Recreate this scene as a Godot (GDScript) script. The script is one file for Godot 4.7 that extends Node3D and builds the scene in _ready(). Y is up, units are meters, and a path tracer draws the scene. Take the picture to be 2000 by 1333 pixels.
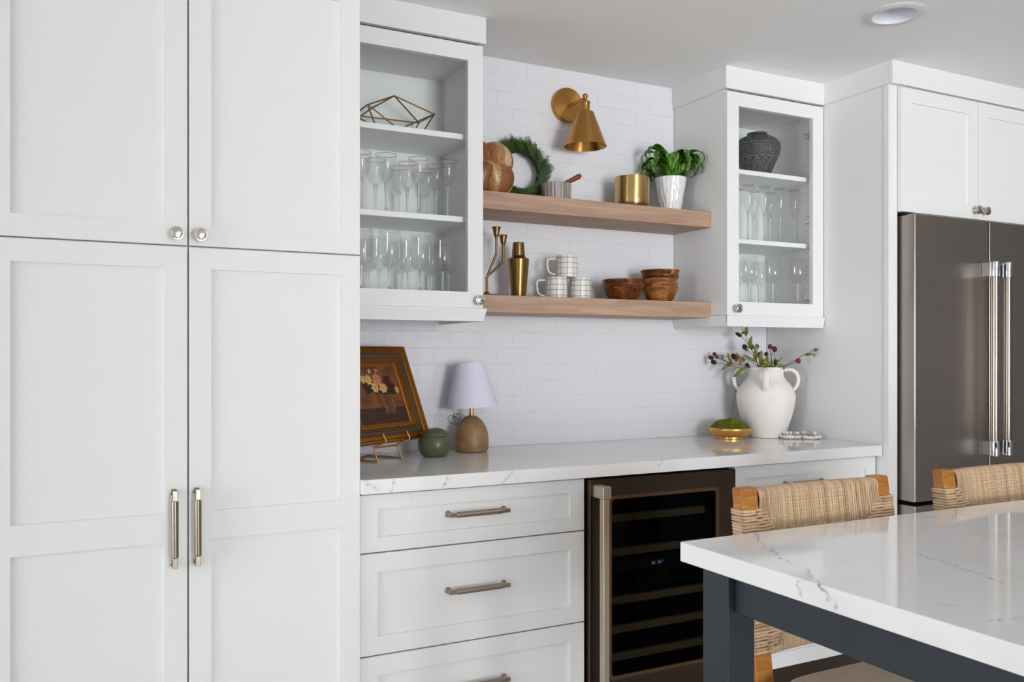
extends Node3D

const YC := 0.914      # worktop height
const HC := 2.4394     # ceiling
const ZU := 0.3445     # front of the wall cabinet doors
const XL := 2.359      # left side of the right wall cabinet
const XP := 2.8947     # inner side of the fridge panel

# ---------------------------------------------------------------- mesh builder
class MB:
	var v := PackedVector3Array()
	var n := PackedVector3Array()
	var uv := PackedVector2Array()
	var col := PackedColorArray()
	var idx := PackedInt32Array()
	var c := Color.WHITE
	var tinted := false

	func vert(p: Vector3, nn: Vector3, u := Vector2.ZERO) -> int:
		v.append(p); n.append(nn); uv.append(u); col.append(c)
		return v.size() - 1

	# corners counterclockwise as seen from the front
	func quad(a: Vector3, b: Vector3, cc: Vector3, d: Vector3, us := []):
		var nn := (b - a).cross(d - a)
		if nn.length() < 1e-12: nn = (cc - b).cross(d - b)
		nn = nn.normalized()
		if us.is_empty(): us = [Vector2(0, 0), Vector2(1, 0), Vector2(1, 1), Vector2(0, 1)]
		var i := vert(a, nn, us[0]); vert(b, nn, us[1]); vert(cc, nn, us[2]); vert(d, nn, us[3])
		idx.append_array([i, i + 2, i + 1, i, i + 3, i + 2])

	func tri_out(a: int, b: int, cc: int, out: Vector3):
		if (v[b] - v[a]).cross(v[cc] - v[a]).dot(out) > 0: idx.append_array([a, cc, b])
		else: idx.append_array([a, b, cc])

	func box(lo: Vector3, hi: Vector3, bev := 0.001) -> MB:
		var m := (lo + hi) / 2
		var h := (hi - lo) / 2
		bev = minf(bev, minf(h.x, minf(h.y, h.z)) * 0.9)
		var id := {}
		for sx in [-1, 1]:
			for sy in [-1, 1]:
				for sz in [-1, 1]:
					var s := Vector3(sx, sy, sz)
					for ax in 3:
						var e := h - Vector3.ONE * bev
						e[ax] = h[ax]
						var p := m + s * e
						var nn := Vector3.ZERO
						nn[ax] = s[ax]
						var u := Vector2(p.z, p.y) if ax == 0 else Vector2(p.x, p.z) if ax == 1 else Vector2(p.x, p.y)
						id[[sx, sy, sz, ax]] = vert(p, nn, u)
		for ax in 3:
			var a1 := (ax + 1) % 3
			var a2 := (ax + 2) % 3
			for s in [-1, 1]:
				var q := []
				for pr in [[-1, -1], [1, -1], [1, 1], [-1, 1]]:
					var k := [0, 0, 0]
					k[ax] = s; k[a1] = pr[0]; k[a2] = pr[1]
					q.append(id[[k[0], k[1], k[2], ax]])
				var out := Vector3.ZERO
				out[ax] = s
				tri_out(q[0], q[1], q[2], out); tri_out(q[0], q[2], q[3], out)
			if bev > 0.0:
				for s1 in [-1, 1]:
					for s2 in [-1, 1]:
						var k := [0, 0, 0]
						k[a1] = s1; k[a2] = s2
						var o := Vector3.ZERO
						o[a1] = s1; o[a2] = s2
						k[ax] = -1
						var a = id[[k[0], k[1], k[2], a1]]
						var b = id[[k[0], k[1], k[2], a2]]
						k[ax] = 1
						var d = id[[k[0], k[1], k[2], a1]]
						var e2 = id[[k[0], k[1], k[2], a2]]
						tri_out(a, b, e2, o); tri_out(a, e2, d, o)
		if bev > 0.0:
			for sx in [-1, 1]:
				for sy in [-1, 1]:
					for sz in [-1, 1]:
						tri_out(id[[sx, sy, sz, 0]], id[[sx, sy, sz, 1]], id[[sx, sy, sz, 2]], Vector3(sx, sy, sz))
		return self

	# rows x columns of points; normal = row direction x column direction (flip turns it round)
	func grid(rows: Array, wrap := false, flip := false, us := Vector2.ONE, cols := []) -> MB:
		var nr := rows.size()
		var nc: int = rows[0].size()
		var nv := []
		nv.resize(nr * nc)
		nv.fill(Vector3.ZERO)
		for i in nr - 1:
			for j in nc - 1:
				var a: Vector3 = rows[i][j]
				var b: Vector3 = rows[i][j + 1]
				var d: Vector3 = rows[i + 1][j]
				var e: Vector3 = rows[i + 1][j + 1]
				var f1 := (d - a).cross(b - a)
				var f2 := (e - b).cross(e - d) * -1.0
				f2 = (d - e).cross(b - e) * -1.0
				nv[i * nc + j] += f1
				nv[i * nc + j + 1] += f1 + f2
				nv[(i + 1) * nc + j] += f1 + f2
				nv[(i + 1) * nc + j + 1] += f2
		if wrap:
			for i in nr:
				var t: Vector3 = nv[i * nc] + nv[i * nc + nc - 1]
				nv[i * nc] = t
				nv[i * nc + nc - 1] = t
		for i in [0, nr - 1]:   # a row that is one point
			if rows[i][0].distance_to(rows[i][nc / 2]) < 1e-7:
				var t := Vector3.ZERO
				for j in nc: t += nv[i * nc + j]
				for j in nc: nv[i * nc + j] = t
		var at := v.size()
		var keep := c
		for i in nr:
			for j in nc:
				if not cols.is_empty(): c = cols[i][j]
				vert(rows[i][j], (nv[i * nc + j] as Vector3).normalized() * (-1.0 if flip else 1.0), Vector2(float(j) / (nc - 1), float(i) / (nr - 1)) * us)
		c = keep
		for i in nr - 1:
			for j in nc - 1:
				var a := at + i * nc + j
				if flip: idx.append_array([a, a + nc, a + 1, a + 1, a + nc, a + nc + 1])
				else: idx.append_array([a, a + 1, a + nc, a + 1, a + nc + 1, a + nc])
		return self

	# profile of (radius, y), upwards on the outside; a point given twice makes a crease
	func lathe(prof: Array, seg := 32, at := Vector3.ZERO, us := Vector2.ONE) -> MB:
		var run := []
		for k in prof.size():
			var p: Vector2 = prof[k]
			if not run.is_empty() and k > 0 and p.is_equal_approx(prof[k - 1]):
				_turn(run, seg, at, us)
				run = []
			run.append(p)
		_turn(run, seg, at, us)
		return self

	func _turn(run: Array, seg: int, at: Vector3, us: Vector2):
		if run.size() < 2: return
		var rows := []
		for p in run:
			var r := PackedVector3Array()
			for j in seg + 1:
				var a := TAU * j / seg
				r.append(at + Vector3(cos(a) * p.x, p.y, sin(a) * p.x))
			rows.append(r)
		grid(rows, true, false, us)

	func tube(pts: Array, r, seg := 8, closed := false, us := Vector2.ONE) -> MB:
		var m := pts.size()
		var rows := []
		var side := Vector3.ZERO
		for i in m:
			var a: Vector3 = pts[(i - 1 + m) % m] if closed or i > 0 else pts[i]
			var b: Vector3 = pts[(i + 1) % m] if closed or i < m - 1 else pts[i]
			var d := (b - a).normalized()
			if i == 0:
				side = d.cross(Vector3.UP if absf(d.y) < 0.9 else Vector3.RIGHT).normalized()
			else:
				side = (side - d * side.dot(d)).normalized()
			var o := d.cross(side)
			var rad: float = r[i] if r is Array else r
			var row := PackedVector3Array()
			for j in seg + 1:
				var t := TAU * j / seg
				row.append(pts[i] + (side * cos(t) + o * sin(t)) * rad)
			rows.append(row)
		if closed: rows.append(rows[0])
		grid(rows, true, true, us)
		if not closed:
			for e in [0, m - 1]:
				var cap := PackedVector3Array()
				for j in seg + 1: cap.append(pts[e])
				var ring: PackedVector3Array = rows[e]
				if e == 0: grid([cap, ring], true, true)
				else: grid([ring, cap], true, true)
		return self

	# a moulding round a rectangle: profile of (inset, z), listed from the outside back, over the front, inwards
	func sweep(x0: float, x1: float, y0: float, y1: float, prof: Array, us := 1.0) -> MB:
		for k in 4:
			for i in prof.size() - 1:
				var p: Vector2 = prof[i]
				var q: Vector2 = prof[i + 1]
				var P := [_rc(x0, x1, y0, y1, p, k), _rc(x0, x1, y0, y1, p, (k + 1) % 4)]
				var Q := [_rc(x0, x1, y0, y1, q, k), _rc(x0, x1, y0, y1, q, (k + 1) % 4)]
				var l0: float = p.x
				var w: float = x1 - x0 if k % 2 == 0 else y1 - y0
				quad(P[0], P[1], Q[1], Q[0], [Vector2(p.x, p.x) * us, Vector2(w - p.x, p.x) * us, Vector2(w - q.x, q.x) * us, Vector2(q.x, q.x) * us])
		return self

	func _rc(x0: float, x1: float, y0: float, y1: float, p: Vector2, k: int) -> Vector3:
		return Vector3(x0 + p.x if k == 0 or k == 3 else x1 - p.x, y0 + p.x if k < 2 else y1 - p.x, p.y)

	func move(t: Transform3D, from := 0) -> MB:
		for i in range(from, v.size()):
			v[i] = t * v[i]
			n[i] = (t.basis * n[i]).normalized()
		return self

	func mesh() -> ArrayMesh:
		var a := []
		a.resize(Mesh.ARRAY_MAX)
		a[Mesh.ARRAY_VERTEX] = v
		a[Mesh.ARRAY_NORMAL] = n
		a[Mesh.ARRAY_TEX_UV] = uv
		if tinted: a[Mesh.ARRAY_COLOR] = col
		a[Mesh.ARRAY_INDEX] = idx
		var m := ArrayMesh.new()
		m.add_surface_from_arrays(Mesh.PRIMITIVE_TRIANGLES, a)
		return m

# ---------------------------------------------------------------- scene helpers
var M := {}
var used := {}
var rng := RandomNumberGenerator.new()

func numbered(called: String) -> String:
	if not used.has(called):
		used[called] = 0
		return called
	used[called] += 1
	return "%s_%03d" % [called, used[called]]

func tag(o: Node, label := "", category := "", group := "", kind := ""):
	if label: o.set_meta("label", label)
	if category: o.set_meta("category", category)
	if group: o.set_meta("group", group)
	if kind: o.set_meta("kind", kind)
	return o

func thing(called: String, label: String, category: String, at := Vector3.ZERO, group := "") -> Node3D:
	var o := Node3D.new()
	o.name = numbered(called)
	add_child(o)
	o.position = at
	return tag(o, label, category, group)

func part(called: String, m, mat: Material, parent: Node, label := "") -> MeshInstance3D:
	var o := MeshInstance3D.new()
	o.name = called
	o.mesh = m.mesh() if m is MB else m
	o.material_override = mat
	o.cast_shadow = GeometryInstance3D.SHADOW_CASTING_SETTING_ON
	parent.add_child(o, true)
	if label: o.set_meta("label", label)
	return o

func struct(called: String, m, mat: Material) -> MeshInstance3D:
	var o := part(called, m, mat, self)
	o.set_meta("kind", "structure")
	return o

func dup(root: Node3D, at: Vector3, label: String, turn := 0.0) -> Node3D:
	var r := root.duplicate()
	var base: String = root.name
	var cut := base.length() - 4
	if cut > 0 and base[cut] == "_" and base.substr(cut + 1).is_valid_int(): base = base.substr(0, cut)
	r.name = numbered(base)
	add_child(r)
	r.position = at
	r.rotation.y = turn
	r.set_meta("label", label)
	return r

func mat(called: String, color: Color, rough := 0.5, metal := 0.0) -> StandardMaterial3D:
	var m := StandardMaterial3D.new()
	m.resource_name = called
	m.albedo_color = color
	m.roughness = rough
	m.metallic = metal
	M[called] = m
	return m

func fnl(sd: int, freq: float, oct := 3) -> FastNoiseLite:
	var f := FastNoiseLite.new()
	f.seed = sd
	f.frequency = freq
	f.fractal_octaves = oct
	return f

func noise_tex(sd: int, freq: float, oct := 3, size := 256) -> NoiseTexture2D:
	var t := NoiseTexture2D.new()
	t.width = size; t.height = size
	t.seamless = true
	t.noise = fnl(sd, freq, oct)
	return t

# wood: streaks along u, of two tones, with fine pores
func wood_tex(sd: int, dark: Color, light: Color, stretch := 9.0, rings := 5.0, w := 512, h := 256) -> ImageTexture:
	var im := Image.create(w, h, false, Image.FORMAT_RGB8)
	var f := fnl(sd, 0.012, 3)
	var g := fnl(sd + 7, 0.09, 2)
	for y in h:
		for x in w:
			var a := f.get_noise_2d(x / stretch * 2.0, y * 2.0)
			var ring := absf(sin((y * 0.02 * rings + a * 5.0)))
			var fine := g.get_noise_2d(x / stretch, y * 3.0)
			var t := clampf(0.5 + a * 0.55 + (ring - 0.6) * 0.28 + fine * 0.35, 0, 1)
			im.set_pixel(x, y, dark.lerp(light, t))
	return ImageTexture.create_from_image(im)

# polished stone: veins are polylines in metres on a sheet of the given size
func stone_tex(sd: int, size: Vector2, w: int, veins: Array) -> ImageTexture:
	var h := int(w * size.y / size.x)
	var im := Image.create(w, h, false, Image.FORMAT_RGB8)
	var f := fnl(sd, 0.004 * 1024.0 / w * 2.0, 4)
	var base := Color(0.955, 0.952, 0.950)
	for y in h:
		for x in w:
			var a := f.get_noise_2d(x, y)
			im.set_pixel(x, y, base.darkened(clampf(a * 0.05, 0, 0.05)))
	var g := fnl(sd + 3, 0.03, 4)
	for vein in veins:
		var pts: Array = vein[0]
		var strength: float = vein[1]
		for k in pts.size() - 1:
			var a: Vector2 = pts[k] / size.x * w
			var b: Vector2 = pts[k + 1] / size.x * w
			var steps := int(a.distance_to(b) * 2.0) + 1
			for i in steps:
				var p := a.lerp(b, float(i) / steps)
				var o := Vector2(g.get_noise_2d(p.x * 2.0, p.y * 2.0 + k), g.get_noise_2d(p.y * 2.0 + 300.0, p.x * 2.0)) * 9.0
				p += o
				var s := strength * clampf(0.55 + 1.2 * g.get_noise_2d(p.x * 0.7 + 90, p.y * 0.7), 0.05, 1.0)
				for dx in range(-2, 3):
					for dy in range(-2, 3):
						var q := Vector2i(int(p.x) + dx, int(p.y) + dy)
						if q.x >= 0 and q.y >= 0 and q.x < w and q.y < h:
							var fall := exp(-(dx * dx + dy * dy) / 1.1)
							im.set_pixelv(q, im.get_pixelv(q).lerp(Color(0.50, 0.53, 0.57), s * fall * 0.36))
	return ImageTexture.create_from_image(im)

func make_materials():
	mat("white paint", Color(0.925, 0.925, 0.925), 0.65)
	mat("cabinet inside", Color(0.955, 0.965, 0.955), 0.5)
	mat("taupe wall paint", Color(0.47, 0.45, 0.44), 0.9)
	mat("wall paint", Color(0.96, 0.96, 0.955), 0.9)
	mat("ceiling paint", Color(0.965, 0.96, 0.957), 0.95)
	var t := mat("tile glaze", Color(0.905, 0.905, 0.925), 0.16)
	t.heightmap_enabled = true
	t.heightmap_scale = 0.09
	t.heightmap_texture = noise_tex(5, 0.012, 2)
	t.uv1_triplanar = true
	t.uv1_world_triplanar = true
	t.uv1_scale = Vector3(2.4, 3.6, 2.4)
	mat("grout", Color(0.89, 0.885, 0.885), 0.9)
	mat("nickel", Color(0.63, 0.585, 0.535), 0.28, 1.0)
	mat("polished nickel", Color(0.80, 0.77, 0.74), 0.16, 1.0)
	mat("chrome", Color(0.80, 0.81, 0.83), 0.07, 1.0)
	var st := mat("steel", Color(0.64, 0.61, 0.585), 0.3, 1.0)
	st.anisotropy_enabled = true
	st.anisotropy = 0.5
	mat("dark steel", Color(0.33, 0.285, 0.245), 0.3, 1.0)
	mat("warm steel", Color(0.48, 0.38, 0.29), 0.3, 1.0)
	mat("satin steel", Color(0.62, 0.58, 0.54), 0.2, 1.0)
	mat("black plastic", Color(0.04, 0.04, 0.045), 0.5)
	mat("black gap", Color(0.02, 0.02, 0.02), 0.8)
	mat("brass", Color(0.74, 0.545, 0.30), 0.3, 1.0)
	mat("aged brass", Color(0.57, 0.45, 0.28), 0.3, 1.0)
	mat("pale brass", Color(0.76, 0.63, 0.42), 0.27, 1.0)
	mat("gold", Color(0.86, 0.67, 0.38), 0.34, 1.0)
	for k in ["brass", "pale brass", "aged brass"]:
		M[k].anisotropy_enabled = true
		M[k].anisotropy = -0.75
	mat("gold wire", Color(0.60, 0.44, 0.24), 0.35, 1.0)
	mat("antique gold", Color(0.66, 0.43, 0.14), 0.33, 0.85)
	var b := mat("frame band", Color.WHITE, 0.5)
	b.albedo_texture = band_tex()
	b.metallic = 0.15
	b.heightmap_enabled = true
	b.heightmap_scale = 0.12
	b.heightmap_texture = b.albedo_texture
	var sh := mat("shelf oak", Color.WHITE, 0.55)
	sh.albedo_texture = wood_tex(11, Color(0.62, 0.495, 0.41), Color(0.755, 0.635, 0.54), 14.0, 4.0, 1024, 256)
	sh.uv1_triplanar = true
	sh.uv1_scale = Vector3(0.86, 3.4, 3.4)
	sh.uv1_offset = Vector3(-0.06, 0, 0)
	var ac := mat("acacia", Color.WHITE, 0.3)
	ac.albedo_texture = wood_tex(23, Color(0.20, 0.085, 0.025), Color(0.58, 0.34, 0.14), 6.0, 3.0)
	var ab := mat("acacia blond", Color.WHITE, 0.3)
	ab.albedo_texture = wood_tex(29, Color(0.40, 0.22, 0.085), Color(0.72, 0.50, 0.27), 8.0, 3.0)
	var st2 := mat("stave wood", Color.WHITE, 0.34)
	st2.vertex_color_use_as_albedo = true
	st2.albedo_texture = wood_tex(31, Color(0.72, 0.66, 0.6), Color(1, 1, 1), 5.0, 2.0)
	var ob := mat("lamp wood", Color.WHITE, 0.42)
	ob.albedo_texture = wood_tex(37, Color(0.54, 0.41, 0.26), Color(0.66, 0.52, 0.345), 3.0, 1.5)
	var go := mat("golden oak", Color.WHITE, 0.42)
	go.albedo_texture = wood_tex(41, Color(0.60, 0.37, 0.12), Color(0.80, 0.56, 0.24), 8.0, 3.0)
	go.uv1_triplanar = true
	go.uv1_scale = Vector3(4, 4, 4)
	var pe := mat("pestle wood", Color.WHITE, 0.4)
	pe.albedo_texture = wood_tex(43, Color(0.42, 0.19, 0.09), Color(0.60, 0.31, 0.16), 7.0, 2.0)
	var fl := mat("floor oak", Color.WHITE, 0.5)
	fl.albedo_texture = wood_tex(47, Color(0.76, 0.735, 0.71), Color(0.85, 0.83, 0.81), 10.0, 4.0)
	fl.uv1_triplanar = true
	fl.uv1_scale = Vector3(1.0, 1.0, 1.0)
	mat("navy paint", Color(0.135, 0.172, 0.208), 0.45)
	mat("toe kick", Color(0.20, 0.15, 0.11), 0.6)
	var se := mat("cream cloth", Color(0.80, 0.755, 0.70), 0.95)
	se.heightmap_enabled = true
	se.heightmap_scale = 0.05
	se.heightmap_texture = noise_tex(51, 0.2, 1)
	se.uv1_triplanar = true
	se.uv1_scale = Vector3(7, 7, 7)
	var ru := mat("rush", Color.WHITE, 0.75)
	ru.vertex_color_use_as_albedo = true
	ru.albedo_texture = rush_tex()
	ru.heightmap_enabled = true
	ru.heightmap_scale = 0.12
	ru.heightmap_texture = ru.albedo_texture
	var cer := mat("white glaze", Color(0.93, 0.93, 0.94), 0.12)
	cer.heightmap_enabled = true
	cer.heightmap_scale = 0.35
	var cn := noise_tex(61, 0.035, 1)
	(cn.noise as FastNoiseLite).noise_type = FastNoiseLite.TYPE_CELLULAR
	cer.heightmap_texture = cn
	cer.uv1_scale = Vector3(3, 3.1, 1)
	var bi := mat("bisque", Color(0.955, 0.93, 0.91), 0.85)
	bi.heightmap_enabled = true
	bi.heightmap_scale = 0.05
	bi.heightmap_texture = noise_tex(67, 0.02, 3)
	bi.uv1_triplanar = true
	bi.uv1_scale = Vector3(3, 14, 3)
	mat("green glaze", Color(0.335, 0.365, 0.255), 0.33)
	mat("shade linen", Color(0.92, 0.912, 0.985), 0.9)
	M["shade linen"].backlight_enabled = true
	M["shade linen"].backlight = Color(0.25, 0.25, 0.28)
	mat("iron wire", Color(0.34, 0.30, 0.28), 0.45, 0.9)
	var le := mat("leaf", Color.WHITE, 0.36)
	le.vertex_color_use_as_albedo = true
	le.backlight_enabled = true
	le.backlight = Color(0.25, 0.32, 0.08)
	var ce := mat("cedar", Color.WHITE, 0.6)
	ce.vertex_color_use_as_albedo = true
	mat("twig", Color(0.20, 0.13, 0.10), 0.8)
	mat("stem", Color(0.27, 0.17, 0.15), 0.7)
	mat("bud red", Color(0.36, 0.055, 0.095), 0.6)
	mat("bud crimson", Color(0.55, 0.06, 0.14), 0.6)
	mat("bud dark", Color(0.20, 0.05, 0.06), 0.7)
	mat("bud green", Color(0.36, 0.40, 0.20), 0.7)
	mat("orange petal", Color(0.80, 0.24, 0.06), 0.6)
	var mo := mat("moss", Color.WHITE, 0.95)
	mo.vertex_color_use_as_albedo = true
	var be := mat("shell", Color.WHITE, 0.35)
	be.vertex_color_use_as_albedo = true
	mat("jute", Color(0.55, 0.42, 0.30), 0.9)
	var mu := mat("mug glaze", Color.WHITE, 0.3)
	mu.albedo_texture = mug_tex()
	mat("mug white", Color(0.90, 0.89, 0.87), 0.3)
	var ma := mat("striped marble", Color.WHITE, 0.4)
	ma.albedo_texture = marble_tex()
	var bv := mat("carved clay", Color.WHITE, 0.55)
	bv.albedo_texture = carve_tex()
	bv.heightmap_enabled = true
	bv.heightmap_scale = 0.25
	bv.heightmap_texture = bv.albedo_texture
	var gl := mat("thin glass", Color(0.26, 0.30, 0.28, 0.055), 0.02)
	gl.transparency = BaseMaterial3D.TRANSPARENCY_ALPHA
	var gs := mat("solid glass", Color(0.97, 0.985, 0.98, 0.0), 0.0)
	gs.refraction_enabled = true
	gs.refraction_scale = 0.05
	gs.transparency = BaseMaterial3D.TRANSPARENCY_ALPHA
	var pa := mat("pane", Color(0.62, 0.67, 0.62, 0.035), 0.01)
	pa.transparency = BaseMaterial3D.TRANSPARENCY_ALPHA
	pa.metallic_specular = 0.3
	var wp := mat("window pane", Color(0.9, 0.95, 0.95, 0.03), 0.01)
	wp.transparency = BaseMaterial3D.TRANSPARENCY_ALPHA
	var sm := mat("smoked glass", Color(0.004, 0.005, 0.007, 0.52), 0.03)
	sm.metallic_specular = 0.12
	sm.transparency = BaseMaterial3D.TRANSPARENCY_ALPHA
	mat("bottle glass", Color(0.02, 0.03, 0.02), 0.08)
	mat("fridge rack wood", Color(0.70, 0.60, 0.45), 0.6)
	mat("fridge inside", Color(0.03, 0.03, 0.035), 0.6)
	var dg := mat("display digits", Color(0.05, 0.1, 0.2), 0.5)
	dg.emission_enabled = true
	dg.emission = Color(0.45, 0.72, 1.0)
	dg.emission_energy_multiplier = 1.3
	mat("lamp trim", Color(0.86, 0.87, 0.87), 0.5)
	mat("lamp reflector", Color(0.93, 0.94, 0.97), 0.35)
	mat("lamp lens", Color(0.70, 0.70, 0.74), 0.6)
	var pic := mat("painting", Color.WHITE, 0.6)
	pic.albedo_texture = painting_tex()
	mat("frame back", Color(0.10, 0.085, 0.07), 0.7)

func rush_tex() -> ImageTexture:
	var w := 64
	var im := Image.create(w, 256, false, Image.FORMAT_RGB8)
	var f := fnl(71, 0.08, 2)
	for y in 256:
		for x in w:
			var t := 0.5 + 0.5 * sin((float(x) / w * 2.0 + y / 12.8) * TAU)
			var g := 0.62 + 0.38 * pow(t, 0.6) + f.get_noise_2d(x * 2.0, y * 0.5) * 0.2
			im.set_pixel(x, y, Color(g, g * 0.985, g * 0.95).clamp())
	return ImageTexture.create_from_image(im)

func band_tex() -> ImageTexture:
	var im := Image.create(256, 256, false, Image.FORMAT_RGB8)
	var f := fnl(73, 0.05, 3)
	for y in 256:
		for x in 256:
			var a := f.get_noise_2d(x, y)
			var c := Color(0.235, 0.165, 0.095).lerp(Color(0.36, 0.255, 0.14), clampf(0.5 + a, 0, 1))
			var px := fmod(x + (16 if (y / 32) % 2 == 0 else 0), 32.0) - 16.0
			var py := fmod(y, 32.0) - 16.0
			var d := sqrt(px * px + py * py)
			if absf(d - 9.0) < 1.8 or d < 2.5: c = c.lerp(Color(0.62, 0.48, 0.26), 0.55)
			if absf(py) > 13.5: c = c.lerp(Color(0.16, 0.105, 0.06), 0.6)
			im.set_pixel(x, y, c)
	return ImageTexture.create_from_image(im)

func mug_tex() -> ImageTexture:
	var im := Image.create(800, 320, false, Image.FORMAT_RGB8)
	im.fill(Color(0.905, 0.895, 0.875))
	var f := fnl(79, 0.02, 2)
	var ink := Color(0.25, 0.16, 0.11)
	for k in 10:
		for y in 320:
			var x := int(k * 80 + 40 + f.get_noise_2d(k * 90.0, y) * 7.0)
			for d in range(-2, 3):
				im.set_pixel(x + d, y, im.get_pixel(x + d, y).lerp(ink, 0.85 if absi(d) < 2 else 0.35))
	for k in 4:
		for x in 800:
			var y := int(k * 77 + 36 + f.get_noise_2d(x, k * 120.0 + 400.0) * 6.0)
			for d in range(-3, 4):
				im.set_pixel(x, y + d, im.get_pixel(x, y + d).lerp(ink, 0.85 if absi(d) < 3 else 0.35))
	return ImageTexture.create_from_image(im)

func marble_tex() -> ImageTexture:
	var im := Image.create(512, 64, false, Image.FORMAT_RGB8)
	var f := fnl(83, 0.03, 4)
	for y in 64:
		for x in 512:
			var a := f.get_noise_2d(x * 1.6 + f.get_noise_2d(x, y * 3.0) * 8.0, y * 0.15)
			im.set_pixel(x, y, Color(0.44, 0.39, 0.36).lerp(Color(0.80, 0.77, 0.745), clampf(0.5 + a * 1.6, 0, 1)))
	return ImageTexture.create_from_image(im)

# rings in a band of circles, petals below, half circles above: pale lines in dark clay
func carve_tex() -> ImageTexture:
	var w := 1024
	var h := 256
	var im := Image.create(w, h, false, Image.FORMAT_RGB8)
	var f := fnl(89, 0.03, 3)
	for y in h:
		for x in w:
			var line := 0.0
			var yy := h - 1 - y   # row 0 of the map is at the foot after the flip below
			var cx := fmod(x, 102.4) - 51.2
			if yy > 118 and yy < 196:
				var d := Vector2(cx, (yy - 157) * 1.25).length()
				if d < 47: line = 1.0 if fmod(d + 2.0, 15.7) < 6.5 else 0.0
				else: line = 0.35
			elif absf(yy - 116) < 3 or absf(yy - 198) < 3:
				line = 1.0
			elif yy <= 113:
				var px := fmod(x, 68.2667) - 34.13
				var d := Vector2(px * 1.5, maxf(0.0, yy - 66.0)).length()
				line = 1.0 if (d > 35 and d < 44) or (d > 16 and d < 21) else 0.12
			else:
				var d2 := Vector2(cx, (yy - 201) * 1.4).length()
				line = 1.0 if (d2 > 38 and d2 < 45) or (d2 > 22 and d2 < 27) else 0.1
			var c := Color(0.125, 0.13, 0.135).lerp(Color(0.46, 0.47, 0.47), line * 0.8)
			c = c.lightened(clampf(f.get_noise_2d(x, y) * 0.25, 0, 0.2))
			im.set_pixel(x, y, c)
	return ImageTexture.create_from_image(im)

# a plain bunch of flowers in a tumbler, of our own arrangement
func painting_tex() -> ImageTexture:
	var w := 320
	var h := 246
	var im := Image.create(w, h, false, Image.FORMAT_RGB8)
	var f := fnl(97, 0.012, 4)
	var g := fnl(98, 0.07, 3)
	for y in h:
		for x in w:
			var c := Color(0.50, 0.30, 0.13).lerp(Color(0.36, 0.20, 0.09), clampf(0.4 + f.get_noise_2d(x, y) * 1.2, 0, 1))
			if y > 178: c = Color(0.29, 0.16, 0.085).lerp(Color(0.21, 0.115, 0.07), clampf(0.5 + f.get_noise_2d(x * 0.6, y * 3.0), 0, 1))
			im.set_pixel(x, y, c)
	var blob := func(cx: float, cy: float, rx: float, ry: float, c1: Color, c2: Color, petals: float):
		for y in range(maxi(0, int(cy - ry - 3)), mini(h, int(cy + ry + 4))):
			for x in range(maxi(0, int(cx - rx - 3)), mini(w, int(cx + rx + 4))):
				var d := Vector2((x - cx) / rx, (y - cy) / ry)
				var a := d.angle()
				if d.length() < 0.9 + 0.14 * sin(a * petals + cx):
					var t := clampf(0.5 + 0.5 * sin(d.length() * 8.0 + 1.4 * sin(a * petals * 0.5)) * 0.7 + g.get_noise_2d(x, y) * 0.7 - d.y * 0.25, 0, 1)
					im.set_pixel(x, y, c1.lerp(c2, t))
	# tumbler
	for y in range(118, 204):
		var k := (y - 118) / 86.0
		for x in range(int(168 + 16 * k), int(258 - 12 * k)):
			var e := absf((x - 213.0) / (45.0 - 14.0 * k))
			var c := Color(0.42, 0.25, 0.105).lerp(Color(0.60, 0.40, 0.18), clampf(e * 0.7 + g.get_noise_2d(x * 0.5, y * 0.3), 0, 1))
			im.set_pixel(x, y, im.get_pixel(x, y).lerp(c, 0.8))
	for s in [[212, 120, 200, 190], [206, 120, 226, 186], [220, 118, 236, 170], [200, 120, 186, 172]]:
		for i in 80:
			var p := Vector2(s[0], s[1]).lerp(Vector2(s[2], s[3]), i / 80.0)
			for d in 3: im.set_pixel(int(p.x) + d, int(p.y), Color(0.13, 0.12, 0.06))
	var dk := Color(0.09, 0.10, 0.055)
	for b in [[150, 108, 22, 14], [262, 112, 30, 15], [118, 96, 18, 20], [205, 112, 40, 14], [270, 92, 18, 8], [246, 52, 20, 6], [130, 60, 10, 22], [96, 110, 16, 10]]:
		blob.call(b[0], b[1], b[2], b[3], dk, Color(0.17, 0.18, 0.09), 5.0)
	var cream := Color(0.90, 0.78, 0.52)
	var amber := Color(0.70, 0.50, 0.22)
	var wine := Color(0.30, 0.05, 0.07)
	var rust := Color(0.16, 0.03, 0.04)
	for b in [[236, 66, 24, 24, wine, rust], [258, 94, 25, 22, wine, rust], [92, 88, 20, 16, wine, rust], [176, 58, 30, 27, Color(0.84, 0.56, 0.42), Color(0.68, 0.38, 0.28)], [120, 58, 23, 24, cream, amber], [150, 92, 25, 24, cream, amber],
		[202, 96, 27, 23, cream, amber], [292, 106, 15, 17, Color(0.86, 0.66, 0.38), amber], [84, 56, 18, 18, cream, amber], [140, 22, 10, 11, Color(0.88, 0.82, 0.66), amber], [186, 20, 9, 7, Color(0.80, 0.72, 0.5), amber]]:
		blob.call(b[0], b[1], b[2], b[3], b[4], b[5], 7.0)
	return ImageTexture.create_from_image(im)

# ---------------------------------------------------------------- cabinets
const SHAKER := 0.0075   # how far a door panel lies back

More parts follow.
